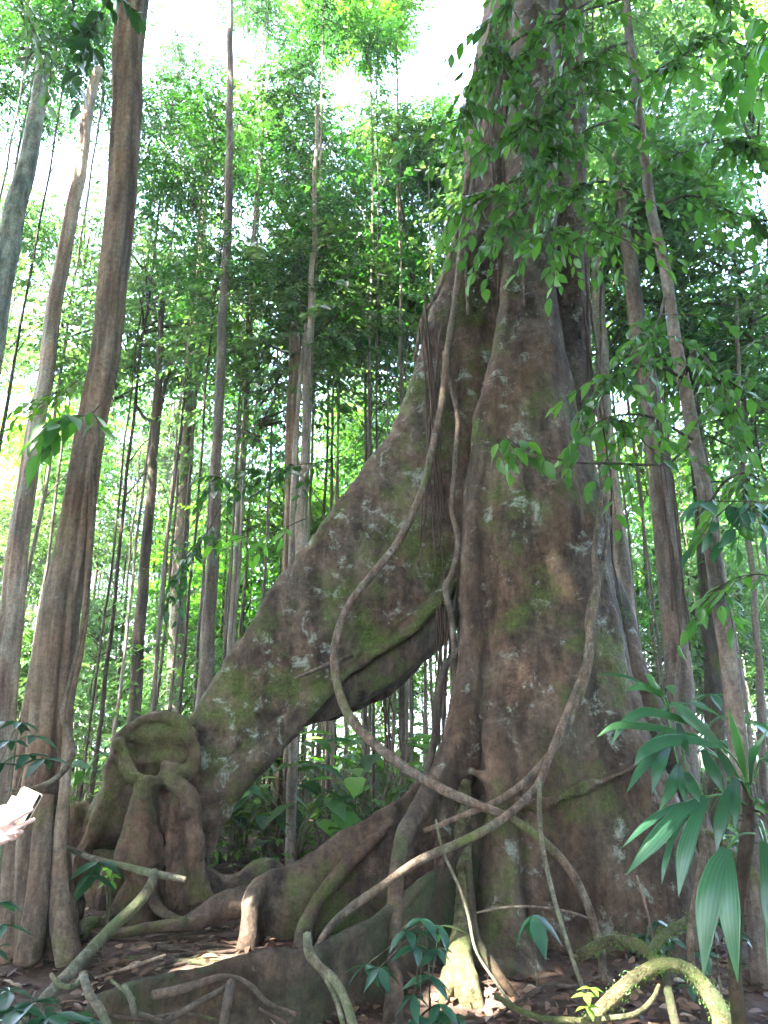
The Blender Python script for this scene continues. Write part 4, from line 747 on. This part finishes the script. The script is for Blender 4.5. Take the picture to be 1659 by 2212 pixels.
liana('dark root running off the corner beneath the lowest split leaf', [(1440, 2060, 4.4, 12), (1480, 2090, 4.3, 16), (1540, 2150, 4.1, 26), (1580, 2230, 4.0, 30)], BK_MOSSY, 30, 'surface_root', .01, 41, 8, None, None, 'root')
liana('thin brown root creeping before the mossy low buttress', [(130, 2230, 4.0, 8), (220, 2200, 4.1, 9), (310, 2205, 4.05, 8), (400, 2190, 4.05, 8), (470, 2200, 4.0, 7)], BK_ROOT, 30, 'surface_root', .02, 42, 6, None, None, 'root')
liana('thin dark root crossing the soil right of the mossy standing root', [(1060, 2200, 4.5, 8), (1120, 2160, 4.6, 9), (1180, 2130, 4.7, 9), (1240, 2135, 4.7, 8), (1300, 2110, 4.8, 7)], BK_DARK, 30, 'surface_root', .02, 43, 6, None, None, 'root')
liana('thin vertical reddish twig right of the lichened trunk face', [(1375, 1890, 5.2, 5), (1395, 1960, 5.1, 6), (1412, 2040, 4.9, 7), (1420, 2075, 4.8, 6)], BK_FLUTE, 24, 'twig', .005, 38, 6, None, None, 'twig')
liana('short stick jutting from the lower rim of the sloping buttress', [(636, 1466, 6.75, 5), (680, 1448, 6.72, 9), (725, 1430, 6.76, 12), (760, 1416, 6.85, 12)], BK_DARK, 24, 'twig', .004, 39, 7, None, None, 'twig')
def moss_tufts():
    """short moss fringes on the sunlit arching root"""
    rng = np.random.default_rng(3); o = bpy.data.objects[[x.name for x in COL.objects if x.name.startswith('arching_root')][0]]
    n = len(o.data.vertices); co = np.zeros(n * 3); o.data.vertices.foreach_get('co', co); co = co.reshape(-1, 3)
    i = rng.integers(0, n, 2600); mb = MB(); p = co[i] + rng.normal(0, .012, (2600, 3))
    leaves(mb, p, rng.normal(0, .5, (2600, 3)) + [0, -.1, -.6], rng.normal(0, 1, (2600, 3)), rng.uniform(.006, .022, 2600), .005, False, 0, rng.random(2600))
    tag(mb.build('moss', [LF_SUN], o), kind='stuff')
moss_tufts()

# ------------------------------------------------------------------ the split-leaved palm-like plant on the right
def ribbon(mb, mid, wid, hint, pleat=.004, n=22, tone=.5, k=9):
    r = smooth_path(np.hstack([np.asarray(mid, float), np.asarray(wid, float)[:, None]]), n); p = r[:, :3]; w_ = np.maximum(r[:, 3], .001)
    tg = nrm(np.gradient(p, axis=0)); sd = nrm(np.cross(tg, nrm(hint))); up = np.cross(sd, tg)
    s = np.linspace(-1, 1, k); z = np.where(np.arange(k) % 2 == 0, pleat, -pleat)
    v = p[:, None] + sd[:, None] * (w_[:, None] / 2 * s)[..., None] + up[:, None] * ((z[None] * np.minimum(1, w_ / .05)[:, None]) - (.18 * w_)[:, None] * s[None] ** 2)[..., None]
    i = np.arange(n - 1)[:, None] * k; j = np.arange(k - 1)[None]
    q = np.stack([i + j, i + j + 1, i + k + j + 1, i + k + j], -1).reshape(-1, 4)
    tn = np.clip((tone + .2 * np.linspace(0, 1, n) ** 8)[:, None] + .16 * np.where(np.arange(k) % 2 == 0, 1, -1)[None], 0, 1).ravel()  # alternate strips lighter and darker, painting in veins and pleat shading
    mb.add(v, q, None, 0, tn)
def palm_plant():
    base = P(1588, 2212, 3.95); base = np.array([base[0], 3.95, ground_z(base[0], 3.95)])
    root = empty('split_leaf_plant', 'palm-like plant with long split drooping leaves on a knobbly stem at right', 'plant', tuple(base))
    mb = MB(); pts = pxtube(mb, [(1612, 1690, 3.95, 16), (1618, 1760, 3.95, 26), (1612, 1830, 3.95, 30), (1600, 1920, 3.93, 26), (1592, 2010, 3.9, 26), (1590, 2100, 3.9, 28), (1596, 2180, 3.9, 30)], 50, 10, wob=.012, to_ground=True)
    rng = np.random.default_rng(2)
    for k in range(60):
        i = rng.integers(6, 48); a = rng.uniform(0, 6.28); c = pts[i]; o = np.array([math.cos(a), math.sin(a), rng.uniform(-.4, .5)])
        tube(mb, [c + o * .02, c + o * rng.uniform(.04, .06)], [.006, .003], 4, 0)
    adopt(mb.build('stem', BK_MOSSY, root), root, base)
    C = lambda x, y: (1216.6 + .3 * x, 1382.5 + .3 * y)
    fr = [  # petiole start, split point, lobes (points in crop units, width), tone
        ((1330, 1190), (1030, 1130), [([(1030, 1130), (850, 1235), (660, 1440), (455, 1690)], 135), ([(1030, 1130), (950, 1300), (870, 1560), (830, 1850)], 130), ([(900, 1250), (790, 1420), (735, 1600), (708, 1760)], 50), ([(960, 1150), (760, 1215), (580, 1340), (420, 1500)], 62)], .35),
        ((1380, 1395), (1185, 1500), [([(1185, 1500), (1100, 1660), (1040, 1950), (1010, 2430)], 190), ([(1185, 1500), (1190, 1700), (1205, 2000), (1258, 2470)], 170)], .55),
        ((1330, 1020), (1150, 770), [([(1150, 770), (1020, 640), (880, 520), (772, 440)], 150), ([(1150, 770), (950, 610), (700, 525), (560, 520), (430, 610), (345, 760)], 95)], .45),
        ((1320, 1060), (900, 695), [([(1000, 720), (800, 655), (560, 615), (370, 615), (240, 700)], 80)], .5),
        ((1310, 1080), (1110, 765), [([(1110, 765), (930, 715), (740, 725), (590, 800), (510, 905)], 120), ([(760, 770), (690, 890), (640, 1110)], 115), ([(740, 770), (580, 900), (455, 1100)], 85)], .3),
        ((750, 520), (830, 895), [([(830, 895), (790, 1040), (690, 1230)], 105), ([(830, 895), (860, 1030), (880, 1190)], 90)], .4),
        ((800, 560), (890, 950), [([(890, 950), (930, 1050), (985, 1180)], 110)], .45),
        ((1340, 1060), (1010, 790), [([(1010, 790), (1080, 930), (1160, 1110)], 120), ([(1110, 800), (1180, 900), (1215, 1040)], 80)], .35),
        ((900, 500), (830, 600), [([(830, 600), (860, 710), (905, 835)], 90)], .35),
        ((770, 520), (720, 400), [([(725, 410), (590, 330), (440, 365)], 95), ([(720, 400), (660, 310), (590, 235)], 120), ([(720, 400), (760, 330), (800, 400)], 80)], .75),
        ((760, 500), (620, 330), [([(620, 330), (430, 255), (240, 245)], 40)], .4),
        ((1340, 1100), (1325, 1020), [([(1325, 1020), (1265, 760), (1185, 480)], 95)], .9),
        ((1420, 1300), (1475, 1500), [([(1475, 1500), (1490, 1800), (1480, 2500)], 110)], .5),
        ((1350, 1040), (1400, 800), [([(1350, 1000), (1370, 820), (1475, 640)], 60)], .3),
        ((1390, 1350), (1440, 1450), [([(1440, 1450), (1475, 1650), (1500, 1950), (1530, 2300)], 150)], .5),
        ((1360, 1150), (1250, 1000), [([(1250, 1000), (1180, 1130), (1130, 1330), (1105, 1520)], 110), ([(1250, 1000), (1235, 1180), (1240, 1380)], 90)], .3),
        ((1380, 1000), (1450, 850), [([(1450, 850), (1540, 800), (1640, 860), (1700, 980)], 130), ([(1450, 850), (1560, 900), (1620, 1060)], 110)], .45),
        ((1370, 1200), (1440, 1180), [([(1440, 1180), (1530, 1230), (1600, 1400), (1630, 1650)], 140)], .4)]
    for k, (p0, p1, lobes, tone) in enumerate(fr):
        dk = 3.80 - .035 * (k % 5); mb = MB(); lb = MB(); a = P(*C(*p0), 3.93); b = P(*C(*p1), dk)
        md = (a + b) / 2 + np.array([0, 0, .03]); tube(mb, smooth_path([a, md, b], 10), .006, 6, 0, True, None, .8)
        for pts_, wd in lobes:
            m_ = len(pts_); mid = [P(*C(x, y), dk - .16 * math.sin(math.pi * .5 * i / (m_ - 1))) for i, (x, y) in enumerate(pts_)]
            ln = np.linspace(0, 1, m_); ws = wd * .24 / FPX * dk * .96 * np.clip(np.where(ln < .5, .45 + 1.1 * ln, 1.0 * (1 - (2 * ln - 1) ** 2.4)), .02, 1)
            hint = np.array([-.25 + .1 * (k % 3), -1, .55])
            ribbon(lb, mid, ws, hint, .005, 24, tone * .8, 11)
        lf = adopt(lb.build('leaf', [LF_PALM], root), root, base); mb.build('petiole', [LF_PALM], lf)
palm_plant()

# ------------------------------------------------------------------ small foreground plants
def small_plant(label, stem_rows, tufts, leafL, mat, d, name='seedling', ratio=.4, n=6, seed=0, tone=.4, droop=.5, ground=True):
    rng = np.random.default_rng(seed); s0 = P(*stem_rows[-1]); gx = np.array([s0[0], s0[1], ground_z(s0[0], s0[1]) if ground else s0[2]])
    root = empty(name, label, 'plant', tuple(gx))
    mb = MB(); p = [P(*r) for r in stem_rows] + ([gx - [0, 0, .03]] if ground else []); tube(mb, smooth_path(p, 14), np.linspace(.004, .008, 14), 6); adopt(mb.build('stem', BK_STICK, root), root, gx)
    mb = MB()
    for (px, py, dd) in tufts:
        c = P(px, py, dd)
        for j in range(n):
            a = j / n * 6.28 + rng.normal(0, .25); ax = [math.cos(a), math.sin(a) * .8, -droop * rng.uniform(.4, 1.5) + .15]
            l_ = leafL * rng.uniform(.7, 1.15); leaves(mb, c, ax, [rng.normal(0, .2), rng.normal(0, .2), 1], l_, l_ * ratio, True, 0, np.clip(tone + rng.normal(0, .15), 0, 1))
        t0 = p[int(np.argmin([np.linalg.norm(np.asarray(q)[:2] - c[:2]) for q in p]))]
        tube(mb, [t0, (t0 + c) / 2 + [0, 0, .01], c], [.003, .003, .002], 4, 1, False)
    adopt(mb.build('foliage', [mat, BK_STICK], root), root, gx); return root
small_plant('dark compound-leaved shrub standing before the low mossy buttress', [(915, 2000, 4.3), (925, 2060, 4.3), (928, 2140, 4.3)], [(912, 1985, 4.3), (880, 2010, 4.25), (950, 2000, 4.3), (900, 2045, 4.2), (945, 2050, 4.25), (820, 2090, 4.2), (790, 2085, 4.25), (930, 2110, 4.2), (895, 2150, 4.15), (950, 2170, 4.15), (905, 2200, 4.1)], .15, LF_BLUE, 4.3, 'shrub', .38, 5, 41, .4)
small_plant('seedling with three hanging pointed leaves against the trunk base', [(1152, 1978, 5.0), (1150, 2010, 5.0), (1156, 2060, 5.0)], [(1150, 1978, 4.98)], .24, LF_BLUE, 5.0, 'seedling', .42, 4, 42, .6, .9)
small_plant('small sunlit seedling with pale leaves in front of the arching root', [(1268, 2148, 4.0), (1268, 2180, 4.0)], [(1266, 2150, 3.98), (1275, 2135, 4.0), (1268, 2175, 3.98)], .085, LF_LIGHT, 4.0, 'seedling', .5, 4, 43, .9, .2)
small_plant('grey-leaved plant in the bottom left corner', [(70, 2170, 3.7), (60, 2230, 3.7)], [(70, 2165, 3.7), (30, 2180, 3.65), (100, 2200, 3.65), (20, 2140, 3.75)], .16, LF_BLUE, 3.7, 'seedling', .42, 5, 44, .5, .3)
small_plant('plant with long lance-shaped leaves at the bottom left', [(120, 2190, 3.75), (120, 2240, 3.7)], [(100, 2195, 3.72), (130, 2210, 3.7)], .27, LF_BLUE, 3.7, 'seedling', .26, 4, 45, .6, .15)
small_plant('blue-green leafed seedling between fluted trunk and burl', [(215, 1835 + 20, 5.6), (225, 1900, 5.6), (232, 1960, 5.6)], [(212, 1862, 5.55), (195, 1890, 5.5)], .24, LF_BLUE, 5.6, 'seedling', .42, 3, 46, .6, .8)
small_plant('bright yellow-green fern-like seedling beside the burl leg', [(240, 1880, 5.9), (238, 1940, 5.9)], [(236, 1872, 5.9), (240, 1890, 5.88), (234, 1905, 5.88)], .09, LF_LIGHT, 5.9, 'seedling', .5, 5, 47, .9, .4)
small_plant('leafy shrub at the left edge behind the phone', [(40, 1560, 4.4), (30, 1640, 4.4), (10, 1800, 4.4)], [(40, 1560, 4.35), (70, 1590, 4.3), (20, 1600, 4.4), (60, 1630, 4.3), (0, 1650, 4.3), (95, 1640, 4.25), (10, 1560, 4.4)], .17, LF_BLUE, 4.4, 'shrub', .4, 4, 48, .4, .35)
small_plant('low seedling by the left edge with two pale leaves', [(0, 1960, 4.3), (-10, 2030, 4.3)], [(0, 1950, 4.3), (5, 2000, 4.25), (-20, 2050, 4.25)], .16, LF_BLUE, 4.3, 'seedling', .4, 4, 49, .5, .3)
small_plant('sunlit leafy seedling at the foot of the mossy standing root', [(955, 2200, 4.2), (950, 2240, 4.2)], [(960, 2190, 4.2), (980, 2195, 4.18), (940, 2205, 4.2)], .1, LF_BLUE, 4.2, 'seedling', .45, 5, 50, .8, .3)
small_plant('low shade plant with broad leaves in front of the right buttress', [(1420, 2000, 5.2), (1425, 2060, 5.2)], [(1420, 1990, 5.2), (1395, 2020, 5.2), (1450, 2030, 5.15)], .16, LF_BLUE, 5.2, 'seedling', .45, 5, 53, .35, .5)
small_plant('pair of small green seedlings at the far right behind the knobbly stem', [(1640, 1800, 5.5), (1640, 1900, 5.5)], [(1640, 1790, 5.5), (1610, 1820, 5.5), (1655, 1850, 5.5), (1630, 1740, 5.5)], .16, LF_LIGHT, 5.5, 'seedling', .45, 5, 54, .5, .4)
small_plant('tiny plants growing in the shade under the palm leaves', [(1540, 1980, 4.6), (1545, 2040, 4.6)], [(1560, 1990, 4.6), (1590, 2010, 4.6), (1520, 2060, 4.5), (1490, 2130, 4.4)], .12, LF_BLUE, 4.6, 'seedling', .5, 4, 51, .35, .4)
small_plant('glossy leafed climber at the right of the giant base', [(1500, 1560, 6.0), (1520, 1700, 6.0), (1530, 1850, 6.0)], [(1490, 1520, 6.0), (1540, 1500, 6.2), (1580, 1540, 6.3), (1470, 1580, 5.9), (1560, 1600, 6.0), (1620, 1560, 6.2)], .3, LF_PALM, 6.0, 'climber', .3, 4, 52, .4, .4)
branch_thing('big glossy rosette of strap leaves on the grey trunk at right', [(1420, 790, 7.9), (1415, 760, 7.85), (1412, 735, 7.8), (1410, 715, 7.8)], 6, .34, LF_NEAR, .6, 3, .3, .2, 61, 'epiphyte', (.1, .2), cat='plant')

# ------------------------------------------------------------------ the person at the left edge holding a phone
def person():
    skin = plain('skin', (.62, .40, .33), .5, .4, .08, 30, .15)
    mb = MB()
    def cap(pts, rad, n=14, s=12): tube(mb, smooth_path(pts, n), smooth_path(np.array(rad, float)[:, None], n)[:, 0], s)
    D = 2.78; W = lambda x, y, d=D: P(x, y, d)
    bx, by = -2.02, 2.50   # where the person stands
    cap([(bx, by, .95), (bx, by, 1.15), (bx + .02, by + .01, 1.38), (bx + .02, by + .01, 1.47)], [.155, .135, .15, .06])
    cap([(bx + .02, by - .17, 1.40), (bx + .02, by, 1.42), (bx + .02, by + .17, 1.40)], [.07, .10, .07])
    cap([(bx + .02, by, 1.44), (bx + .04, by + .01, 1.54)], [.06, .055])
    cap([(bx + .05, by + .01, 1.53), (bx + .06, by + .02, 1.62), (bx + .05, by + .02, 1.70)], [.07, .095, .08])
    cap([(bx + .14, by + .03, 1.60), (bx + .165, by + .035, 1.585)], [.018, .014], 5)
    for s in (-1, 1):
        cap([(bx, by + s * .09, .93), (bx + .01, by + s * .10, .50), (bx, by + s * .10, .10), (bx, by + s * .10, .04)], [.095, .062, .045, .045])
        cap([(bx - .04, by + s * .10, .04), (bx + .08, by + s * .10, .035), (bx + .18, by + s * .11, .03)], [.045, .042, .03])
        cap([(bx + .05, by + .01 + s * .085, 1.61), (bx + .045, by + .01 + s * .1, 1.59)], [.025, .018], 5)
    # lower hand: palm, index and middle laid over the phone, two fingers curled, thumb below
    wr = W(-62, 1832, D - .06); pk = W(6, 1800, D - .045)
    cap([(bx + .02, by - .18, 1.39), (bx + .06, by - .10, 1.12), wr * .97 + np.array([bx + .06, by - .1, 1.12]) * .03, wr], [.055, .042, .030, .027])
    cap([wr, (wr + pk) / 2, pk], [.026, .028, .024], 8)
    cap([W(-30, 1792, D - .05), W(22, 1776, D - .055)], [.02, .015], 8); cap([W(-30, 1826, D - .05), W(14, 1812, D - .05)], [.02, .015], 8)
    cap([pk, W(22, 1775, D - .06), W(48, 1760, D - .062), W(71, 1748, D - .04)], [.012, .0105, .0095, .0075])
    cap([pk, W(36, 1788, D - .055), W(56, 1778, D - .05), W(75, 1770, D - .02)], [.012, .0100, .0090, .0072])
    cap([pk, W(30, 1799, D - .055), W(46, 1797, D - .04), W(38, 1803, D - .01)], [.012, .010, .0088, .0075])
    cap([pk - [.02, 0, .012], W(16, 1812, D - .05), W(32, 1810, D - .04), W(26, 1814, D - .01)], [.011, .009, .0078, .0066])
    cap([W(-40, 1790, D - .03), W(-6, 1772, D - .01), W(16, 1768, D + .01)], [.014, .011, .008])
    # upper hand: holds the case from behind, thumb over its near corner
    wr2 = W(-80, 1762, D + .03); pk2 = W(-22, 1758, D + .02)
    cap([(bx + .02, by + .18, 1.39), (bx + .10, by + .20, 1.13), wr2 - [.1, -.01, .02], wr2], [.055, .042, .030, .027])
    cap([wr2, pk2], [.026, .024], 8)
    cap([W(-36, 1748, D), W(-6, 1752, D - .03), W(20, 1751, D - .035), W(40, 1745, D - .03)], [.015, .0125, .0105, .008])
    for k in range(4):
        cap([pk2 + [0, .01, .012 - .012 * k], W(6, 1744 + 9 * k, D + .028), W(26, 1742 + 9 * k, D + .03), W(38 - 2 * k, 1742 + 9 * k, D + .024)], [.011, .0095, .0085, .007])
    me = voxel(mb, .0045, 2)
    me.materials.append(skin); me.polygons.foreach_set('use_smooth', np.ones(len(me.polygons), bool))
    loc = np.array([bx, by, 0]); o = link('person', me); n = len(me.vertices); co = np.zeros(n * 3); me.vertices.foreach_get('co', co); me.vertices.foreach_set('co', (co.reshape(-1, 3) - loc).ravel()); o.location = loc
    tag(o, 'person at the left edge, only hands visible, holding up a phone', 'person')
    def wear(name, fn, mat, vox=.016):
        nonlocal mb
        mb = MB(); fn(); m2 = voxel(mb, vox, 2); m2.materials.append(mat); m2.polygons.foreach_set('use_smooth', np.ones(len(m2.polygons), bool)); adopt(link(name, m2, o), o, loc)
    def shirt():
        cap([(bx, by, .88), (bx, by, 1.15), (bx + .02, by + .01, 1.38), (bx + .02, by + .01, 1.46)], [.178, .155, .168, .075])
        cap([(bx + .02, by - .19, 1.40), (bx + .02, by, 1.42), (bx + .02, by + .19, 1.40)], [.085, .115, .085])
        cap([(bx + .02, by - .18, 1.40), (bx + .05, by - .12, 1.20)], [.08, .075]); cap([(bx + .02, by + .18, 1.40), (bx + .08, by + .2, 1.2)], [.08, .075])
    def trousers():
        cap([(bx, by, .97), (bx, by, .86)], [.165, .165])
        for s in (-1, 1): cap([(bx, by + s * .09, .93), (bx + .01, by + s * .10, .50), (bx, by + s * .10, .09)], [.118, .088, .075])
    def hair(): cap([(bx + .02, by + .02, 1.70), (bx - .0, by + .01, 1.64), (bx - .02, by + .01, 1.56)], [.088, .095, .07])
    wear('shirt', shirt, plain('shirt cloth', (.16, .20, .28), .9, .2)); wear('trousers', trousers, plain('trouser cloth', (.10, .09, .07), .9, .2)); wear('hair', hair, plain('hair', (.05, .03, .02), .6, .4), .012)
    # phone in its pale folding case
    cream = plain('cream case', (.62, .57, .46), .55, .4, .04); dark = plain('dark glass', (.012, .012, .014), .15, .6, .1); grey = plain('grey lining', (.22, .23, .27), .6, .3, .1)
    a, b, c = W(49, 1699, D - .005), W(92, 1718, D + .01), W(10, 1768, D - .01)
    ex = nrm(b - a); Wd = np.linalg.norm(b - a); ey = nrm((c - a) - ex * ((c - a) @ ex)); Ht = np.linalg.norm(c - a) * 1.08; ez = nrm(np.cross(ex, ey))
    if ez[1] > 0: ez = -ez
    ctr = a + ex * Wd / 2 + ey * Ht / 2
    root = empty('phone', 'phone in a cream folding case held up at the left edge', 'phone', tuple(ctr))
    def slab(name, x0, x1, y0, y1, z0, z1, mat, r=.008, parent=root, rot=0):
        m2 = MB(); k = 6; pts = []
        for cx, cy, a0 in ((x1 - r, y1 - r, 0), (x0 + r, y1 - r, 90), (x0 + r, y0 + r, 180), (x1 - r, y0 + r, 270)):
            for q in range(k): t = math.radians(a0 + 90 * q / (k - 1)); pts.append((cx + r * math.cos(t), cy + r * math.sin(t)))
        n_ = len(pts); e = min(.0012, (z1 - z0) * .3); v = []
        for zz, ins in ((z0, e), (z0 + e, 0), (z1 - e, 0), (z1, e)):
            for x, y in pts:
                sx = x - np.sign(x - (x0 + x1) / 2) * ins; sy = y - np.sign(y - (y0 + y1) / 2) * ins
                v.append(ex * sx + ey * sy + ez * (zz + rot * (x - x1)))
        q = [[L_ * n_ + i, L_ * n_ + (i + 1) % n_, (L_ + 1) * n_ + (i + 1) % n_, (L_ + 1) * n_ + i] for L_ in range(3) for i in range(n_)]
        v += [np.mean(v[:n_], 0), np.mean(v[3 * n_:4 * n_], 0)]
        tr = [[4 * n_, (i + 1) % n_, i] for i in range(n_)] + [[4 * n_ + 1, 3 * n_ + i, 3 * n_ + (i + 1) % n_] for i in range(n_)]
        m2.add(v, q, tr); return m2.build(name, mat, parent, False)
    h, q = Wd / 2, Ht / 2
    cs = slab('case', -h, h * .72, -q, q, .0, .006, cream); slab('camera_opening', -h * .12, h * .12, -q * .86, -q * .82, .0062, .0068, dark, .0008, cs); slab('body', -h * .9, h * .93, -q * .97, q * .97, -.008, -.0005, dark)
    slab('back_cover', -h, h, -q, q, -.012, -.0085, cream)
    
    slab('flap', -h * 1.5, -h * 1.02, -q * .35, q * .5, -.010, -.006, plain('tan flap', (.42, .34, .25), .7, .3, .06), .006)
    slab('lining', -h * .55, h * .2, q * .22, q * .95, .0065, .0085, grey, .004)
person()

# ------------------------------------------------------------------ the canopy that shades the clearing
def canopy():
    rng = np.random.default_rng(31)
    # openings in the leaves let the sun flecks of the photograph through
    flecks = [(P(538, 1990, 5.85), .16), (P(470, 2040, 5.2), .15), (P(400, 2050, 5.2), .20), (P(445, 2030, 5.5), .12), (P(1000, 2080, 4.9), .17), (P(1008, 2150, 4.7), .2), (P(965, 2170, 4.7), .12), (P(1310, 2165, 4.1), .17), (P(1370, 2115, 4.15), .17), (P(1535, 2160, 4.05), .14), (P(1270, 2160, 3.95), .14),
              (P(1120, 1440, 5.85), .07), (P(1120, 1520, 5.8), .05), (P(1190, 640, 6.4), .07), (P(1195, 730, 6.35), .07), (P(1200, 1225, 5.95), .035), (P(1215, 1260, 5.95), .03), (P(20, 1790, 2.72), .13), (P(60, 1735, 2.75), .10), (P(968, 760, 6.55), .07), (P(955, 850, 6.5), .06), (P(872, 1790, 5.35), .07), (P(1130, 1990, 5.0), .07), (P(1000, 1500, 5.95), .05)]
    def clear(o, gap):
        ok = np.ones(len(o), bool)
        for p, r in flecks:
            q = o - p; t = q @ SUN; dist = np.linalg.norm(q - t[:, None] * SUN, axis=1); ok &= dist > r + gap
        return ok
    def prune(mb):
        v = mb.v[-1].reshape(-1, 4, 3); k = clear(v.mean(1), .10); m = int(k.sum()); base = mb.n - 4 * len(v)
        mb.v[-1] = v[k].reshape(-1, 3); mb.a[-1] = mb.a[-1].reshape(-1, 4)[k].ravel(); mb.n = base + 4 * m
        mb.t[-1] = (np.array([[0, 1, 2], [0, 2, 3]])[None] + np.arange(m)[:, None, None] * 4).reshape(-1, 3) + base; mb.tm[-1] = np.zeros(2 * m, int)
    def unseen(o):   # hangs above or beside the view
        up = o[:, 2] > 3.4 + 1.45 * np.maximum(o[:, 1], 0)
        side = np.abs(o[:, 0]) > .68 * np.maximum(o[:, 1], 0) + 2.2
        return up | (side & (o[:, 1] > 0)) | (o[:, 1] < -1.5)
    # unseen crown of the giant, spread sunward to shade the foreground
    mb = MB(); n = 11000
    o = np.stack([rng.uniform(-16, 8, n), rng.uniform(-9, 6.5, n), rng.uniform(13, 19, n)], 1)
    o = o[unseen(o)]
    sprays(mb, o, rng.normal(0, 1, (len(o), 3)) * [1, 1, .3], .9, 9, .36, rng, False, .3, .55, 0, rng.random(len(o))); prune(mb)
    for k in range(26):
        a = rng.uniform(0, 6.28); e = np.array([-1 + 10 * math.cos(a), -2 + 7 * math.sin(a), rng.uniform(15, 17)])
        tube(mb, smooth_path([[1.8, 7.4, 13], [(1.8 + e[0]) / 2, (7.4 + e[1]) / 2 - 1, e[2] + 1], e], 14), np.linspace(.16, .04, 14), 7, 1)
    adopt(mb.build('crown', [LF_DARK, BK_DARK], GIANT), GIANT, GIANT_LOC)
    # unseen leaf masses of the wood, added to block sun and sky
    mb = MB(); parts = []
    def vol(n, x, y, z): parts.append(np.stack([rng.uniform(*x, n), rng.uniform(*y, n), rng.uniform(*z, n)], 1))
    vol(6000, (-26, 7), (-22, 3), (20, 24)); vol(900, (7, 20), (-20, -6), (17, 22)); vol(5500, (-22, 4), (-6, 4), (18, 24)); vol(1500, (-16, -9), (-4, 9), (3, 16)); vol(2600, (-24, 22), (-17, -12), (.5, 18)); vol(1500, (-17, -12), (-12, 8), (.5, 18)); vol(1500, (12, 17), (-12, 8), (.5, 18)); vol(500, (5, 12), (-6, 5), (2, 13))
    o = np.concatenate(parts); o = o[unseen(o)]
    sprays(mb, o, rng.normal(0, 1, (len(o), 3)) * [1, 1, .3], 1.1, 9, .5, rng, False, .3, .6, 0, rng.random(len(o))); prune(mb)
    tag(mb.build('shade_canopy', [LF_DARK]), 'dense unseen forest canopy shaped to shade the clearing', 'canopy', None, 'stuff')
canopy()

# ------------------------------------------------------------------ thin volume added to imitate lens glare
def veil():
    m, t, N, L = nodes('haze air'); v = N('VolumePrincipled'); v.inputs['Color'].default_value = (.86, .93, 1, 1); v.inputs['Density'].default_value = .0018; v.inputs['Anisotropy'].default_value = .3
    o = N('OutputMaterial'); L(v.outputs[0], o.inputs['Volume'])
    mb = MB(); X = 4200
    mb.add([(x, y, z) for z in (-40, 27) for x, y in ((-X, -X), (X, -X), (X, X), (-X, X))], [[3, 2, 1, 0], [4, 5, 6, 7], [0, 1, 5, 4], [1, 2, 6, 5], [2, 3, 7, 6], [3, 0, 4, 7]])
    tag(mb.build('veil', m, None, False), 'thin bright haze volume added to imitate lens glare', 'veil', None, 'stuff')
veil()
